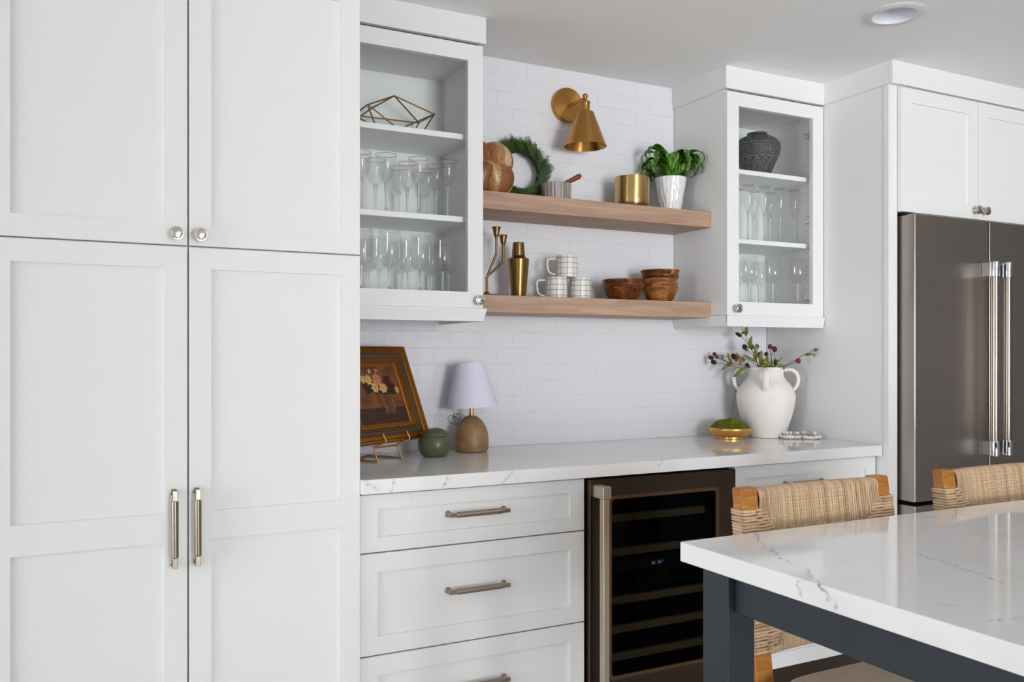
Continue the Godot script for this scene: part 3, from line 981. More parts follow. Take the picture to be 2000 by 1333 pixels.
func build_wine_fridge():
	var ds: Material = M["dark steel"]
	var o := thing("wine_fridge", "built-in wine fridge with smoked glass door and dark steel frame", "wine fridge")
	var x0 := 1.5205
	var x1 := 2.1350
	var zb := 0.602
	var zf := 0.6455
	var m := MB.new()
	m.box(Vector3(1.5135, 0.0, 0.01), Vector3(1.53, 0.8705, 0.600), 0.0)
	m.box(Vector3(2.128, 0.0, 0.01), Vector3(2.1445, 0.8705, 0.600), 0.0)
	m.box(Vector3(1.53, 0.84, 0.01), Vector3(2.128, 0.8625, 0.590), 0.0)
	m.box(Vector3(1.53, 0.1, 0.01), Vector3(2.128, 0.16, 0.600), 0.0)
	m.box(Vector3(1.53, 0.16, 0.01), Vector3(2.128, 0.84, 0.04), 0.0)
	part("body", m, M["fridge inside"], o)
	part("grille", MB.new().box(Vector3(1.5205, 0.0, 0.59), Vector3(2.135, 0.095, 0.612), 0.002), ds, o)
	# door frame with rounded glass opening
	var gx0 := 1.605
	var gx1 := 2.0465
	var gy0 := 0.205
	var gy1 := 0.7935
	m = MB.new()
	var outer := PackedVector3Array()
	var inner := PackedVector3Array()
	var lip := PackedVector3Array()
	var r := 0.012
	for k in 4:
		var cxs: float = [gx1 - r, gx0 + r, gx0 + r, gx1 - r][k]
		var cys: float = [gy1 - r, gy1 - r, gy0 + r, gy0 + r][k]
		for j in 5:
			var a := PI / 2 * k + PI / 8 * j
			inner.append(Vector3(cxs + cos(a) * r, cys + sin(a) * r, zf))
			outer.append(Vector3([x1, x0, x0, x1][k] if j == 2 or (j < 2) == (k % 2 == 0) else cxs + cos(a) * r, [0.8635, 0.8635, 0.1, 0.1][k] if j == 2 or (j > 2) == (k % 2 == 0) else cys + sin(a) * r, zf))
	inner.append(inner[0]); outer.append(outer[0])
	for j in inner.size() - 1:
		m.quad(outer[j], outer[j + 1], inner[j + 1], inner[j])
	m.sweep(x0, x1, 0.1, 0.8635, [Vector2(0, zb), Vector2(0, zf - 0.0015), Vector2(0.0012, zf)])
	m.quad(Vector3(x1, 0.1, zb), Vector3(gx1, 0.1, zb), Vector3(gx1, 0.8635, zb), Vector3(x1, 0.8635, zb))
	m.quad(Vector3(gx0, 0.1, zb), Vector3(x0, 0.1, zb), Vector3(x0, 0.8635, zb), Vector3(gx0, 0.8635, zb))
	var d := part("door", m, ds, o)
	m = MB.new()
	var ra := PackedVector3Array()
	var rb := PackedVector3Array()
	var rc := PackedVector3Array()
	var cen := Vector3((gx0 + gx1) / 2, (gy0 + gy1) / 2, 0)
	for p in inner:
		var q := Vector3(p.x, p.y, 0) - cen
		var big := Vector3(q.x + signf(q.x) * 0.012, q.y + signf(q.y) * 0.012, 0) + cen
		ra.append(big + Vector3(0, 0, zf + 0.0006)); rb.append(p + Vector3(0, 0, 0.0002)); rc.append(Vector3(p.x, p.y, zf - 0.012))
	m.grid([ra, rb]); m.grid([rb, rc])
	part("frame_bevel", m, M["warm steel"], d)
	part("glass_pane", MB.new().box(Vector3(gx0 - 0.004, gy0 - 0.004, zf - 0.0125), Vector3(gx1 + 0.004, gy1 + 0.004, zf - 0.010), 0.0), M["smoked glass"], d)
	# handle: square posts and a faceted bar
	m = MB.new()
	for y in [0.828, 0.137]:
		m.box(Vector3(1.528, y - 0.021, zf + 0.0002), Vector3(1.560, y + 0.021, 0.713), 0.003)
	m.box(Vector3(1.5315, 0.137, 0.682), Vector3(1.5575, 0.828, 0.708), 0.004)
	part("handle", m, mat("wine fridge handle steel", Color(0.80, 0.745, 0.69), 0.36, 1.0), d)
	# racks
	for y in [0.7062, 0.5900, 0.4262, 0.3280, 0.2343]:
		var rk := part("rack", MB.new().box(Vector3(1.585, y, 0.585), Vector3(2.035, y + 0.0265, 0.600), 0.002), M["fridge rack wood"], o)
		m = MB.new()
		for k in 9: m.box(Vector3(1.60 + k * 0.05, y + 0.004, 0.08), Vector3(1.606 + k * 0.05, y + 0.010, 0.585), 0.0)
		tag(part("wires", m, M["iron wire"], rk), "", "", "", "stuff")
	var dp := part("display_panel", MB.new().box(Vector3(1.60, 0.528, 0.55), Vector3(2.05, 0.566, 0.584), 0.001), M["fridge inside"], o)
	var tm := TextMesh.new()
	tm.text = "56 56°"
	var sf := SystemFont.new()
	sf.font_names = PackedStringArray(["Droid Sans Mono"])
	tm.font = sf
	tm.font_size = 32
	tm.pixel_size = 0.00045
	tm.depth = 0.0006
	var t := part("display_digits", tm, M["display digits"], dp)
	t.position = Vector3(1.836, 0.5475, 0.5848)
	# bottles
	var proto: Node3D = null
	var n := 0
	for q in [[0.7327, 1.655], [0.7327, 1.86], [0.6165, 1.655], [0.6165, 1.745], [0.4527, 1.66], [0.4527, 1.78], [0.4527, 1.90]]:
		var lab: String = "dark wine bottle lying %s behind the smoked glass" % ["at the left of the top rack", "near the middle of the top rack", "at the left of the second rack", "second from left on the second rack", "at the left of the third rack", "in the middle of the third rack", "at the right of the third rack"][n]
		var at := Vector3(q[1], q[0] + 0.0385 - 0.0002, 0.10)
		if proto == null:
			proto = thing("wine_bottle", lab, "bottle", at, "wine bottles in the wine fridge")
			var bm := MB.new().lathe([Vector2(0, 0.16), Vector2(0.036, 0.16), Vector2(0.038, 0.163), Vector2(0.038, 0.31), Vector2(0.033, 0.34), Vector2(0.017, 0.375), Vector2(0.0145, 0.40), Vector2(0.0145, 0.445), Vector2(0.0145, 0.445)], 28)
			part("body", facing_z(bm, Vector3.ZERO), M["bottle glass"], proto)
			bm = MB.new().lathe([Vector2(0.0152, 0.40), Vector2(0.0155, 0.447), Vector2(0.0155, 0.447), Vector2(0, 0.447)], 24)
			part("capsule", facing_z(bm, Vector3.ZERO), M["black plastic"], proto)
		else:
			dup(proto, at, lab)
		n += 1

# ---------------------------------------------------------------- open shelves and what stands on them
const YS1 := 1.8636
const YS2 := 1.4907

func build_shelves():
	for k in 2:
		var y0: float = [1.7992, 1.4273][k]
		var y1: float = [YS1, YS2][k]
		var o := part(numbered("floating_shelf"), MB.new().box(Vector3(1.2765, y0, 0.0005), Vector3(XL - 0.0005, y1, 0.2477), 0.0012), M["shelf oak"], self)
		tag(o, ["upper floating shelf of pale oak holding the potted plant and wreath", "lower floating shelf of pale oak holding mugs and wooden bowls"][k], "shelf", "floating oak shelves")

func build_sconce():
	var br: Material = M["brass"]
	var o := thing("wall_sconce", "brass wall sconce with cone shade above the upper oak shelf", "wall lamp", Vector3(1.810, 2.2915, 0.0))
	part("backplate", facing_z(MB.new().lathe([Vector2(0.0697, 0), Vector2(0.0697, 0.019), Vector2(0.0685, 0.0225), Vector2(0.066, 0.024), Vector2(0.066, 0.024), Vector2(0, 0.0245)], 64), Vector3(0, 0, 0.0005)), br, o)
	part("arm", MB.new().tube([Vector3(0, -0.006, 0.024), Vector3(0, -0.006, 0.138)], 0.0062, 16), br, o)
	var y := -2.2915
	var ax := Vector3(0.0025, y, 0.145)
	part("finial", _rev([Vector2(0, 2.3046), Vector2(0.006, 2.3035), Vector2(0.0105, 2.299), Vector2(0.0115, 2.294), Vector2(0.0102, 2.2885), Vector2(0.0062, 2.2845), Vector2(0.0065, 2.281), Vector2(0.0105, 2.278), Vector2(0.0175, 2.274), Vector2(0.0215, 2.270), Vector2(0.0215, 2.270), Vector2(0.0215, 2.2655), Vector2(0.0215, 2.2655), Vector2(0.0188, 2.2645)], 40, ax), br, o)
	part("socket_cup", _rev([Vector2(0.0195, 2.266), Vector2(0.0185, 2.256), Vector2(0.0185, 2.256), Vector2(0.0192, 2.2385), Vector2(0.0192, 2.2385), Vector2(0.0205, 2.2375), Vector2(0.0205, 2.2315)], 40, ax), br, o)
	part("shade", _rev([Vector2(0.016, 2.2318), Vector2(0.0325, 2.2310), Vector2(0.0345, 2.2285), Vector2(0.0345, 2.2285), Vector2(0.0845, 2.0975), Vector2(0.0855, 2.0950), Vector2(0.0855, 2.0950), Vector2(0.0838, 2.0950), Vector2(0.0838, 2.0950), Vector2(0.0332, 2.2275), Vector2(0.0332, 2.2275), Vector2(0.006, 2.2275)], 72, ax), br, o)
	part("light_bulb", _rev([Vector2(0.012, 2.2275), Vector2(0.012, 2.205), Vector2(0.017, 2.19), Vector2(0.019, 2.175), Vector2(0.014, 2.160), Vector2(0, 2.155)], 24, ax), M["lamp lens"], o)

func _rev(prof: Array, seg: int, at := Vector3.ZERO, us := Vector2.ONE) -> ArrayMesh:
	prof.reverse()
	return MB.new().lathe(prof, seg, at, us).mesh()

func build_upper_shelf():
	# lobed bowl of laminated staves, on its edge, its outside towards the room
	var o := thing("lobed_bowl", "lobed acacia bowl of dark and light staves standing on its edge", "bowl", Vector3(1.408, YS1, 0.135))
	var m := MB.new()
	m.tinted = true
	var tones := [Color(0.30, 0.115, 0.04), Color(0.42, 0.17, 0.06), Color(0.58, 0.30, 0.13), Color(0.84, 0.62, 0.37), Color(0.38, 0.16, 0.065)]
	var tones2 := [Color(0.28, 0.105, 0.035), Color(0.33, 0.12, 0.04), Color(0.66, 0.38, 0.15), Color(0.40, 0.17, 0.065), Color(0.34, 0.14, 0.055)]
	var R := 0.1185
	var depth := 0.066
	var lobes := func(a: float, k: float) -> float:   # four lobes with a crease between each two
		var s := absf(sin(2.0 * a))
		return 1.0 - 0.30 * (1.0 - pow(s, 0.38)) * k
	var rows := []
	var cols := []
	var nr := 22
	var nc := 96
	for i in nr + 1:
		var t := float(i) / nr
		var rr := sin(t * PI / 2) * 0.96 + 0.04 * t
		var z := cos(t * PI / 2)
		z = pow(z, 0.75)
		var row := PackedVector3Array()
		var cc := PackedColorArray()
		for j in nc + 1:
			var a := TAU * j / nc
			var k := clampf(t * 1.9, 0, 1)
			var f: float = lobes.call(a, k)
			var crease: float = 1.0 - pow(absf(sin(2.0 * a)), 0.5)
			var x := cos(a) * rr * R * f * 1.0
			var y := sin(a) * rr * R * f
			row.append(Vector3(x, y, (z - crease * 0.30 * (1.0 - t) * minf(t * 3.0, 1.0)) * depth))
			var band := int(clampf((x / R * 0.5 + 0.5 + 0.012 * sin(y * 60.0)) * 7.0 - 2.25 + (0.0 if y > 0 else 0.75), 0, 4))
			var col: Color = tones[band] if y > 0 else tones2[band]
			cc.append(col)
		rows.append(row); cols.append(cc)
	rows.reverse(); cols.reverse()
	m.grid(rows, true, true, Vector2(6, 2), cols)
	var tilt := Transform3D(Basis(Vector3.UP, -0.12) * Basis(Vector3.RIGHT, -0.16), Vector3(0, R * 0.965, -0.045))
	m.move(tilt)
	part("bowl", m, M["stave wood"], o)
	var rim := []
	for j in 96:
		var a := TAU * j / 96
		rim.append(tilt * Vector3(cos(a) * R * lobes.call(a, 1.0), sin(a) * R * lobes.call(a, 1.0), -0.003))
	var rm := MB.new()
	rm.tinted = true
	rm.c = Color(0.80, 0.55, 0.28)
	part("rim", rm.tube(rim, 0.0042, 8, true), M["stave wood"], o, "pale rim")

	# wreath
	o = thing("cedar_wreath", "green cedar wreath leaning on the tiles behind the lobed bowl", "wreath", Vector3(1.572, YS1, 0.072))
	var tw := Transform3D(Basis(Vector3.UP, 0.0) * Basis(Vector3.RIGHT, -0.2), Vector3(0, 0.130, -0.028))
	var ring := []
	for j in 48:
		var a := TAU * j / 48
		ring.append(tw * Vector3(cos(a) * 0.083, sin(a) * 0.083, 0.003 * sin(a * 7.0)))
	var rg := MB.new().tube(ring, 0.0035, 7, true)
	for s in 3:
		var r2 := []
		for j in 72:
			var a := TAU * j / 72
			r2.append(tw * Vector3(cos(a) * (0.083 + 0.004 * cos(a * 9.0 + s * 2.1)), sin(a) * (0.083 + 0.004 * cos(a * 9.0 + s * 2.1)), 0.004 * sin(a * 9.0 + s * 2.1)))
		rg.tube(r2, 0.0016, 5, true)
	part("ring", rg, M["twig"], o)
	m = MB.new()
	m.tinted = true
	for k in 560:
		var a := rng.randf() * TAU
		var bend := rng.randf_range(0.05, 0.75) * (1.0 if rng.randf() < 0.93 else -0.6)
		var out := Vector3(cos(a), sin(a), 0)
		var along := Vector3(-sin(a), cos(a), 0) * 1.0
		var dir := (out * sin(bend) + along * cos(bend) * 1.0 + Vector3(0, 0, rng.randf_range(-0.15, 0.55))).normalized()
		var p0 := out * (0.084 + rng.randf_range(-0.004, 0.022)) + Vector3(0, 0, rng.randf_range(-0.006, 0.016))
		if bend < 0: p0 = out * 0.085
		var len := rng.randf_range(0.030, 0.062)
		var shade := rng.randf_range(0.35, 1.6)
		m.c = Color(0.050 * shade, 0.098 * shade, 0.016 * shade)
		sprig(m, p0, dir, out, len)
	m.move(tw)
	for i in m.v.size():   # the tips stay in front of the tiles
		if m.v[i].z < -0.069: m.v[i].z = -0.069
		if m.v[i].y < 0.0008: m.v[i].y = 0.0008
	tag(part("foliage", m, M["cedar"], o), "", "", "", "stuff")

	# mortar and pestle
	o = thing("mortar", "grey striped marble mortar in front of the wreath", "mortar", Vector3(1.6794, YS1, 0.150))
	part("cup", MB.new().lathe([Vector2(0, 0), Vector2(0.054, 0), Vector2(0.056, 0.002), Vector2(0.0578, 0.068), Vector2(0.0568, 0.0705), Vector2(0.0535, 0.0705), Vector2(0.052, 0.068), Vector2(0.046, 0.03), Vector2(0.03, 0.014), Vector2(0, 0.012)], 64, Vector3.ZERO, Vector2(2, 1)), M["striped marble"], o)
	var pst := MB.new()
	var pr := []
	var pp := []
	var from := Vector3(1.644, YS1 + 0.037, 0.138)
	var to := Vector3(1.7855, YS1 + 0.1130, 0.157)
	for k in 15:
		var t := k / 14.0
		pp.append(from.lerp(to, t))
		pr.append(maxf(0.0135 - 0.005 * sin(t * PI * 0.8) + 0.0018 * t, 0.001) * (sqrt(1.0 - pow(maxf(0.0, (t - 0.93) / 0.085), 2)) if t > 0.93 else 1.0) * (sqrt(1.0 - pow((0.1 - t) / 0.1001, 2)) if t < 0.1 else 1.0) * 0.93)
	o = part("pestle", pst.tube(pp, pr, 20, false, Vector2(1, 1)), M["pestle wood"], self)
	tag(o, "reddish wooden pestle leaning out of the striped mortar", "pestle")

	# gold pot
	o = thing("brass_pot", "round brushed brass pot left of the potted plant", "pot", Vector3(2.0464, YS1, 0.130))
	part("bowl", MB.new().lathe([Vector2(0, 0.0), Vector2(0.046, 0.0), Vector2(0.056, 0.004), Vector2(0.0655, 0.013), Vector2(0.0702, 0.026), Vector2(0.0715, 0.042), Vector2(0.0715, 0.1318), Vector2(0.0708, 0.1328), Vector2(0.0697, 0.1328), Vector2(0.069, 0.1315), Vector2(0.069, 0.04), Vector2(0.055, 0.01), Vector2(0, 0.006)], 72), M["pale brass"], o)

	# plant
	o = thing("plant_pot", "white dimpled ceramic pot at the right end of the upper shelf", "plant pot", Vector3(2.2497, YS1, 0.120))
	part("pot", MB.new().lathe([Vector2(0, 0), Vector2(0.040, 0), Vector2(0.042, 0.003), Vector2(0.0655, 0.150), Vector2(0.0650, 0.1525), Vector2(0.0625, 0.1525), Vector2(0.0615, 0.150), Vector2(0.055, 0.11)], 64), M["white glaze"], o)
	part("soil", MB.new().lathe([Vector2(0.0575, 0.125), Vector2(0, 0.133)], 32), M["twig"], o)
	o = thing("fern_plant", "bright green plant with curling strap leaves in the white pot", "plant", Vector3(2.2497, YS1 + 0.13, 0.120))
	# azimuth in degrees (0 towards the right of the picture, 90 towards the viewer), rise, length, droop, curl
	var L := []
	for k in 38:
		var az := 360.0 * k * 0.381966 + rng.randf_range(-8, 8)
		var outer := k / 37.0
		L.append([az, lerpf(90, 63, outer) + rng.randf_range(-5, 5), lerpf(0.245, 0.180, outer) * rng.randf_range(0.75, 1.12), lerpf(4.3, 4.4, outer) + rng.randf_range(-0.6, 0.9)])
	L.append_array([[18, 76, 0.27, 4.8], [170, 84, 0.25, 4.4], [30, 70, 0.24, 4.4], [8, 62, 0.20, 3.9], [175, 58, 0.175, 3.9], [195, 52, 0.15, 3.6]])
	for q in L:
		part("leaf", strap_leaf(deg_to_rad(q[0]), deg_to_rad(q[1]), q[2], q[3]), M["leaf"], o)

func sprig(m: MB, p0: Vector3, dir: Vector3, out: Vector3, len: float):
	var side := dir.cross(Vector3(0, 0, 1)).normalized()
	var up := side.cross(dir)
	var q := p0 + dir * len
	var w := 0.0011
	m.quad(p0 - side * w, p0 + side * w, q + side * 0.0004, q - side * 0.0004)
	for k in range(1, 9):
		var t := k / 8.0
		var b := p0 + dir * len * t
		var l := len * (0.34 - 0.18 * t)
		for s in [-1.0, 1.0]:
			var d: Vector3 = (dir * 0.8 + side * s * 0.75 + up * rng.randf_range(-0.25, 0.25)).normalized() * l
			var n: Vector3 = d.cross(up).normalized() * 0.0014
			var e := up * 0.0011
			m.quad(b - n * 0.5, b + d * 0.55 - n, b + d, b + d * 0.55 + n)
			m.quad(b - e * 0.5, b + d * 0.55 - e, b + d, b + d * 0.55 + e)

func strap_leaf(az: float, rise: float, len: float, droop: float) -> MB:
	# the picture's own right is turned about 43 degrees from the wall
	var m := MB.new()
	m.tinted = true
	var right := Vector3(0.80, 0, 0.60)
	var near := Vector3(-0.60, 0, 0.80)
	var h := right * cos(az) + near * sin(az)
	var p := h * 0.014
	var steps := 18
	var rows := []
	var cols := []
	var ang := rise
	var side := h.cross(Vector3.UP).normalized()
	var sway := rng.randf_range(-0.35, 0.35)
	var tone := rng.randf_range(0.8, 1.2)
	for k in steps + 1:
		var t := float(k) / steps
		ang = rise - droop * pow(t, 2.5)
		var d := (h * cos(ang) + Vector3.UP * sin(ang) + side * sway * t * 0.6).normalized()
		var nrm := side.cross(d).normalized()
		var w := 0.0205 * sin(PI * clampf(0.12 + 0.88 * t, 0, 1)) ** 0.6 * (1.0 if t < 0.98 else 0.4) + 0.0006
		var row := PackedVector3Array()
		var cc := PackedColorArray()
		for j in range(-3, 4):
			var s := j / 3.0
			var wave := 0.0022 * sin(t * 22.0 + s * 2.0) * absf(s)
			row.append(p + side * w * s + nrm * (-(1.0 - absf(s)) * 0.004 + wave))
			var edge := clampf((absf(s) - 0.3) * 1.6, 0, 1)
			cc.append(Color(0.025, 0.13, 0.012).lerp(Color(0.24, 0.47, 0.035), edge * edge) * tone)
		rows.append(row); cols.append(cc)
		p += d * len / steps
	for row in rows:   # keep clear of the wall, the cabinet side and the pot rim
		for j in row.size():
			var q: Vector3 = row[j]
			q.z = maxf(q.z, -0.116)
			q.x = minf(q.x, 0.1065)
			var rad := Vector2(q.x, q.z).length()
			if q.y < 0.023 and rad > 0.050 and rad < 0.070:
				var k := 0.0702 / rad
				q.x *= k; q.z *= k
				q.x = minf(q.x, 0.1065)
			row[j] = q
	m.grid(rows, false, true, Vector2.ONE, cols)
	return m

func build_lower_shelf():
	# candle holder
	var ab: Material = M["aged brass"]
	var o := thing("candle_holder", "aged brass two-armed candle holder at the left end of the lower shelf", "candle holder", Vector3(1.3905, YS2, 0.130))
	part("base", MB.new().lathe([Vector2(0, 0.0002), Vector2(0.056, 0.0002), Vector2(0.0575, 0.002), Vector2(0.0575, 0.005), Vector2(0.055, 0.008), Vector2(0.012, 0.010), Vector2(0.012, 0.010), Vector2(0.009, 0.018), Vector2(0.005, 0.02)], 48), ab, o)
	part("stem", MB.new().tube([Vector3(0, 0.008, 0), Vector3(0, 0.075, 0)], 0.0048, 14), ab, o)
	for q in [[0.0400, 0.078, 0.165, 0.230, 0.2640, 0.0168], [0.0690, 0.074, 0.140, 0.203, 0.2355, 0.0150]]:
		var pts := [Vector3(0.0, 0.068, 0), Vector3(0.0018, 0.076, 0), Vector3(q[0] - 0.003, q[2] - 0.008, 0), Vector3(q[0] - 0.0004, q[2], 0), Vector3(q[0], q[2] + 0.01, 0), Vector3(q[0], q[3] - 0.008, 0)]
		part("arm", MB.new().tube(pts, 0.0046, 14), ab, o)
		var y: float = q[3]
		var e: float = q[4]
		var r: float = q[5]
		part("candle_cup", MB.new().lathe([Vector2(0.003, y - 0.012), Vector2(0.0058, y - 0.010), Vector2(0.0062, y - 0.004), Vector2(0.0062, y - 0.004), Vector2(0.0098, y + 0.001), Vector2(0.0115, y + 0.010), Vector2(0.0135, e - 0.010), Vector2(r, e - 0.005), Vector2(r, e), Vector2(r - 0.003, e), Vector2(0.0095, e - 0.004), Vector2(0.009, y + 0.008), Vector2(0, y + 0.008)], 36, Vector3(q[0], 0, 0)), ab, o)

	# shaker
	o = thing("cocktail_shaker", "aged brass cocktail shaker right of the candle holder", "shaker", Vector3(1.5237, YS2, 0.130))
	part("tumbler", MB.new().lathe([Vector2(0, 0), Vector2(0.027, 0), Vector2(0.029, 0.002), Vector2(0.0298, 0.02), Vector2(0.0352, 0.075), Vector2(0.0398, 0.125), Vector2(0.0408, 0.1415), Vector2(0.0415, 0.1435), Vector2(0.0415, 0.1465), Vector2(0.0405, 0.148), Vector2(0.0405, 0.148), Vector2(0.034, 0.151), Vector2(0.0275, 0.1555), Vector2(0.0245, 0.161)], 56), ab, o)
	part("cap", MB.new().lathe([Vector2(0.0252, 0.1605), Vector2(0.0248, 0.165), Vector2(0.0238, 0.18), Vector2(0.0217, 0.208), Vector2(0.0205, 0.2105), Vector2(0, 0.2110)], 48), ab, o)

	# mugs
	o = thing("mug", "white mug with brown grid lines, lower left of the three stacked mugs", "mug", Vector3(1.6912, YS2, 0.130), "grid pattern mugs")
	part("body", MB.new().lathe([Vector2(0, 0), Vector2(0.039, 0), Vector2(0.0418, 0.002), Vector2(0.0424, 0.006), Vector2(0.0420, 0.05), Vector2(0.0398, 0.083), Vector2(0.0392, 0.0852), Vector2(0.0378, 0.0852), Vector2(0.0374, 0.083), Vector2(0.0388, 0.03), Vector2(0.03, 0.006), Vector2(0, 0.005)], 56), M["mug glaze"], o)
	# the printed grid covers the outside only: map v by height
	_mug_uv(o.get_child(0))
	var h := []
	for p in [[-0.037, 0.073], [-0.052, 0.0745], [-0.066, 0.074], [-0.0745, 0.070], [-0.077, 0.061], [-0.076, 0.045], [-0.0735, 0.030], [-0.068, 0.020], [-0.058, 0.0145], [-0.040, 0.010]]:
		h.append(Vector3(p[0], p[1], 0))
	var hm := MB.new().tube(h, 0.0044, 12)
	part("handle", hm, M["mug white"], o)
	var turn := 0.55   # the handles point to the left of the picture
	o.rotation.y = -0.48
	dup(o, Vector3(1.7962, YS2, 0.134), "white mug with brown grid lines, lower right of the three stacked mugs", -2.4)
	dup(o, Vector3(1.7365, YS2 + 0.0855, 0.132), "white mug with brown grid lines, on top of two other mugs", -0.48)

	# wooden bowls
	var prof := [Vector2(0, 0), Vector2(0.050, 0), Vector2(0.0535, 0.003), Vector2(0.0685, 0.028), Vector2(0.079, 0.048), Vector2(0.0855, 0.064), Vector2(0.0865, 0.0675), Vector2(0.0858, 0.069), Vector2(0.083, 0.069), Vector2(0.0815, 0.0665), Vector2(0.073, 0.046), Vector2(0.055, 0.016), Vector2(0, 0.012)]
	o = thing("wooden_bowl", "dark acacia bowl, lower one of the left pair on the lower shelf", "bowl", Vector3(1.9959, YS2, 0.140), "acacia bowls")
	part("bowl", MB.new().lathe(prof, 64, Vector3.ZERO, Vector2(3, 0.6)), M["acacia"], o)
	dup(o, Vector3(1.9975, YS2 + 0.0175, 0.140), "dark acacia bowl, upper one of the left pair on the lower shelf", 1.3)
	var prof2 := [Vector2(0, 0), Vector2(0.0465, 0), Vector2(0.049, 0.003), Vector2(0.0585, 0.020), Vector2(0.069, 0.041), Vector2(0.0765, 0.0575), Vector2(0.0775, 0.061), Vector2(0.0768, 0.0625), Vector2(0.074, 0.0625), Vector2(0.0725, 0.060), Vector2(0.065, 0.040), Vector2(0.052, 0.016), Vector2(0, 0.012)]
	var base := MB.new().lathe(prof2, 64, Vector3.ZERO, Vector2(3, 0.6)).mesh()
	for k in 5:
		var at := Vector3(2.1792 + [0, -0.002, -0.006, 0.002, 0.0][k], YS2 + [0.0, 0.0165, 0.0335, 0.050, 0.070][k], 0.140)
		o = thing("wooden_bowl", "acacia bowl, %s in the right stack of five" % ["bottom one", "second from the bottom", "middle one", "second from the top", "top one with an orange stripe"][k], "bowl", at, "acacia bowls")
		part("bowl", base, M["acacia blond"] if k in [0, 1, 2] else M["acacia"], o)
		o.rotation = Vector3(0, [0.4, 1.1, 2.6, 4.0, 5.2][k], 0)
		if k == 4: o.scale = Vector3(1.04, 1.0, 1.04)
		if k == 4:
			var s := MB.new()
			s.tinted = true
			s.c = Color(0.62, 0.30, 0.09)
			var rows := []
			for i in range(3, 7):
				var r := PackedVector3Array()
				for j in 5:
					var a := 0.06 * j + 1.2
					r.append(Vector3(cos(a) * (prof2[i].x + 0.0003), prof2[i].y, sin(a) * (prof2[i].x + 0.0003)))
				rows.append(r)
			s.grid(rows)
			part("stripe", s, M["stave wood"], o, "orange inlaid stripe")
			o.rotation.y = -0.15

func _mug_uv(mi: MeshInstance3D):
	var a: Array = mi.mesh.surface_get_arrays(0)
	var p: PackedVector3Array = a[Mesh.ARRAY_VERTEX]
	var n: PackedVector3Array = a[Mesh.ARRAY_NORMAL]
	var u: PackedVector2Array = a[Mesh.ARRAY_TEX_UV]
	for i in p.size():
		var r := Vector2(p[i].x, p[i].z).length()
		u[i].y = clampf(1.0 - p[i].y / 0.0855, 0.002, 0.998)
		if r < 0.0388 or (p[i].y > 0.0845): u[i].y = 0.003
	a[Mesh.ARRAY_TEX_UV] = u
	var m := ArrayMesh.new()
	m.add_surface_from_arrays(Mesh.PRIMITIVE_TRIANGLES, a)
	mi.mesh = m

# ---------------------------------------------------------------- glassware
# bowl profile (radius, height) from the stem up, foot radius, where the solid stem ends
func glass(called: String, label: String, category: String, group: String, bowl: Array, foot: float, stem_r: float, gilt: bool, flute := 0.0) -> Node3D:
	var o := thing(called, label, category, Vector3.ZERO, group)
	var m := MB.new()
	m.lathe(bowl, 40)
	part("bowl", m, M["thin glass"], o)
	var y: float = bowl[0].y
	var r0: float = bowl[0].x
	# stem, solid, opening into the bowl
	part("stem", MB.new().lathe([Vector2(0, 0.0035), Vector2(stem_r * 2.2, 0.0045), Vector2(stem_r * 1.15, 0.014), Vector2(stem_r, 0.03), Vector2(stem_r, y * 0.7), Vector2(stem_r * 1.25, y * 0.86), Vector2(maxf(r0, stem_r * 1.8), y + flute * 0.4), Vector2(maxf(r0 * 0.8, stem_r), y + flute * 0.8 + 0.002), Vector2(0, y + flute + 0.003)], 20), M["solid glass"], o)
	part("foot", MB.new().lathe([Vector2(0, 0.0004), Vector2(foot, 0.0004), Vector2(foot + 0.0006, 0.0012), Vector2(foot, 0.002), Vector2(foot * 0.5, 0.0032), Vector2(0, 0.0046)], 32), M["solid glass"], o)
	var e: Vector2 = bowl[bowl.size() - 1]
	var ring := []
	for j in 40:
		var a := TAU * j / 40
		ring.append(Vector3(cos(a) * e.x, e.y, sin(a) * e.x))
	part("rim", MB.new().tube(ring, 0.0008, 6, true), M["gold wire"] if gilt else M["solid glass"], o, "thin gilt rim" if gilt else "")
	return o

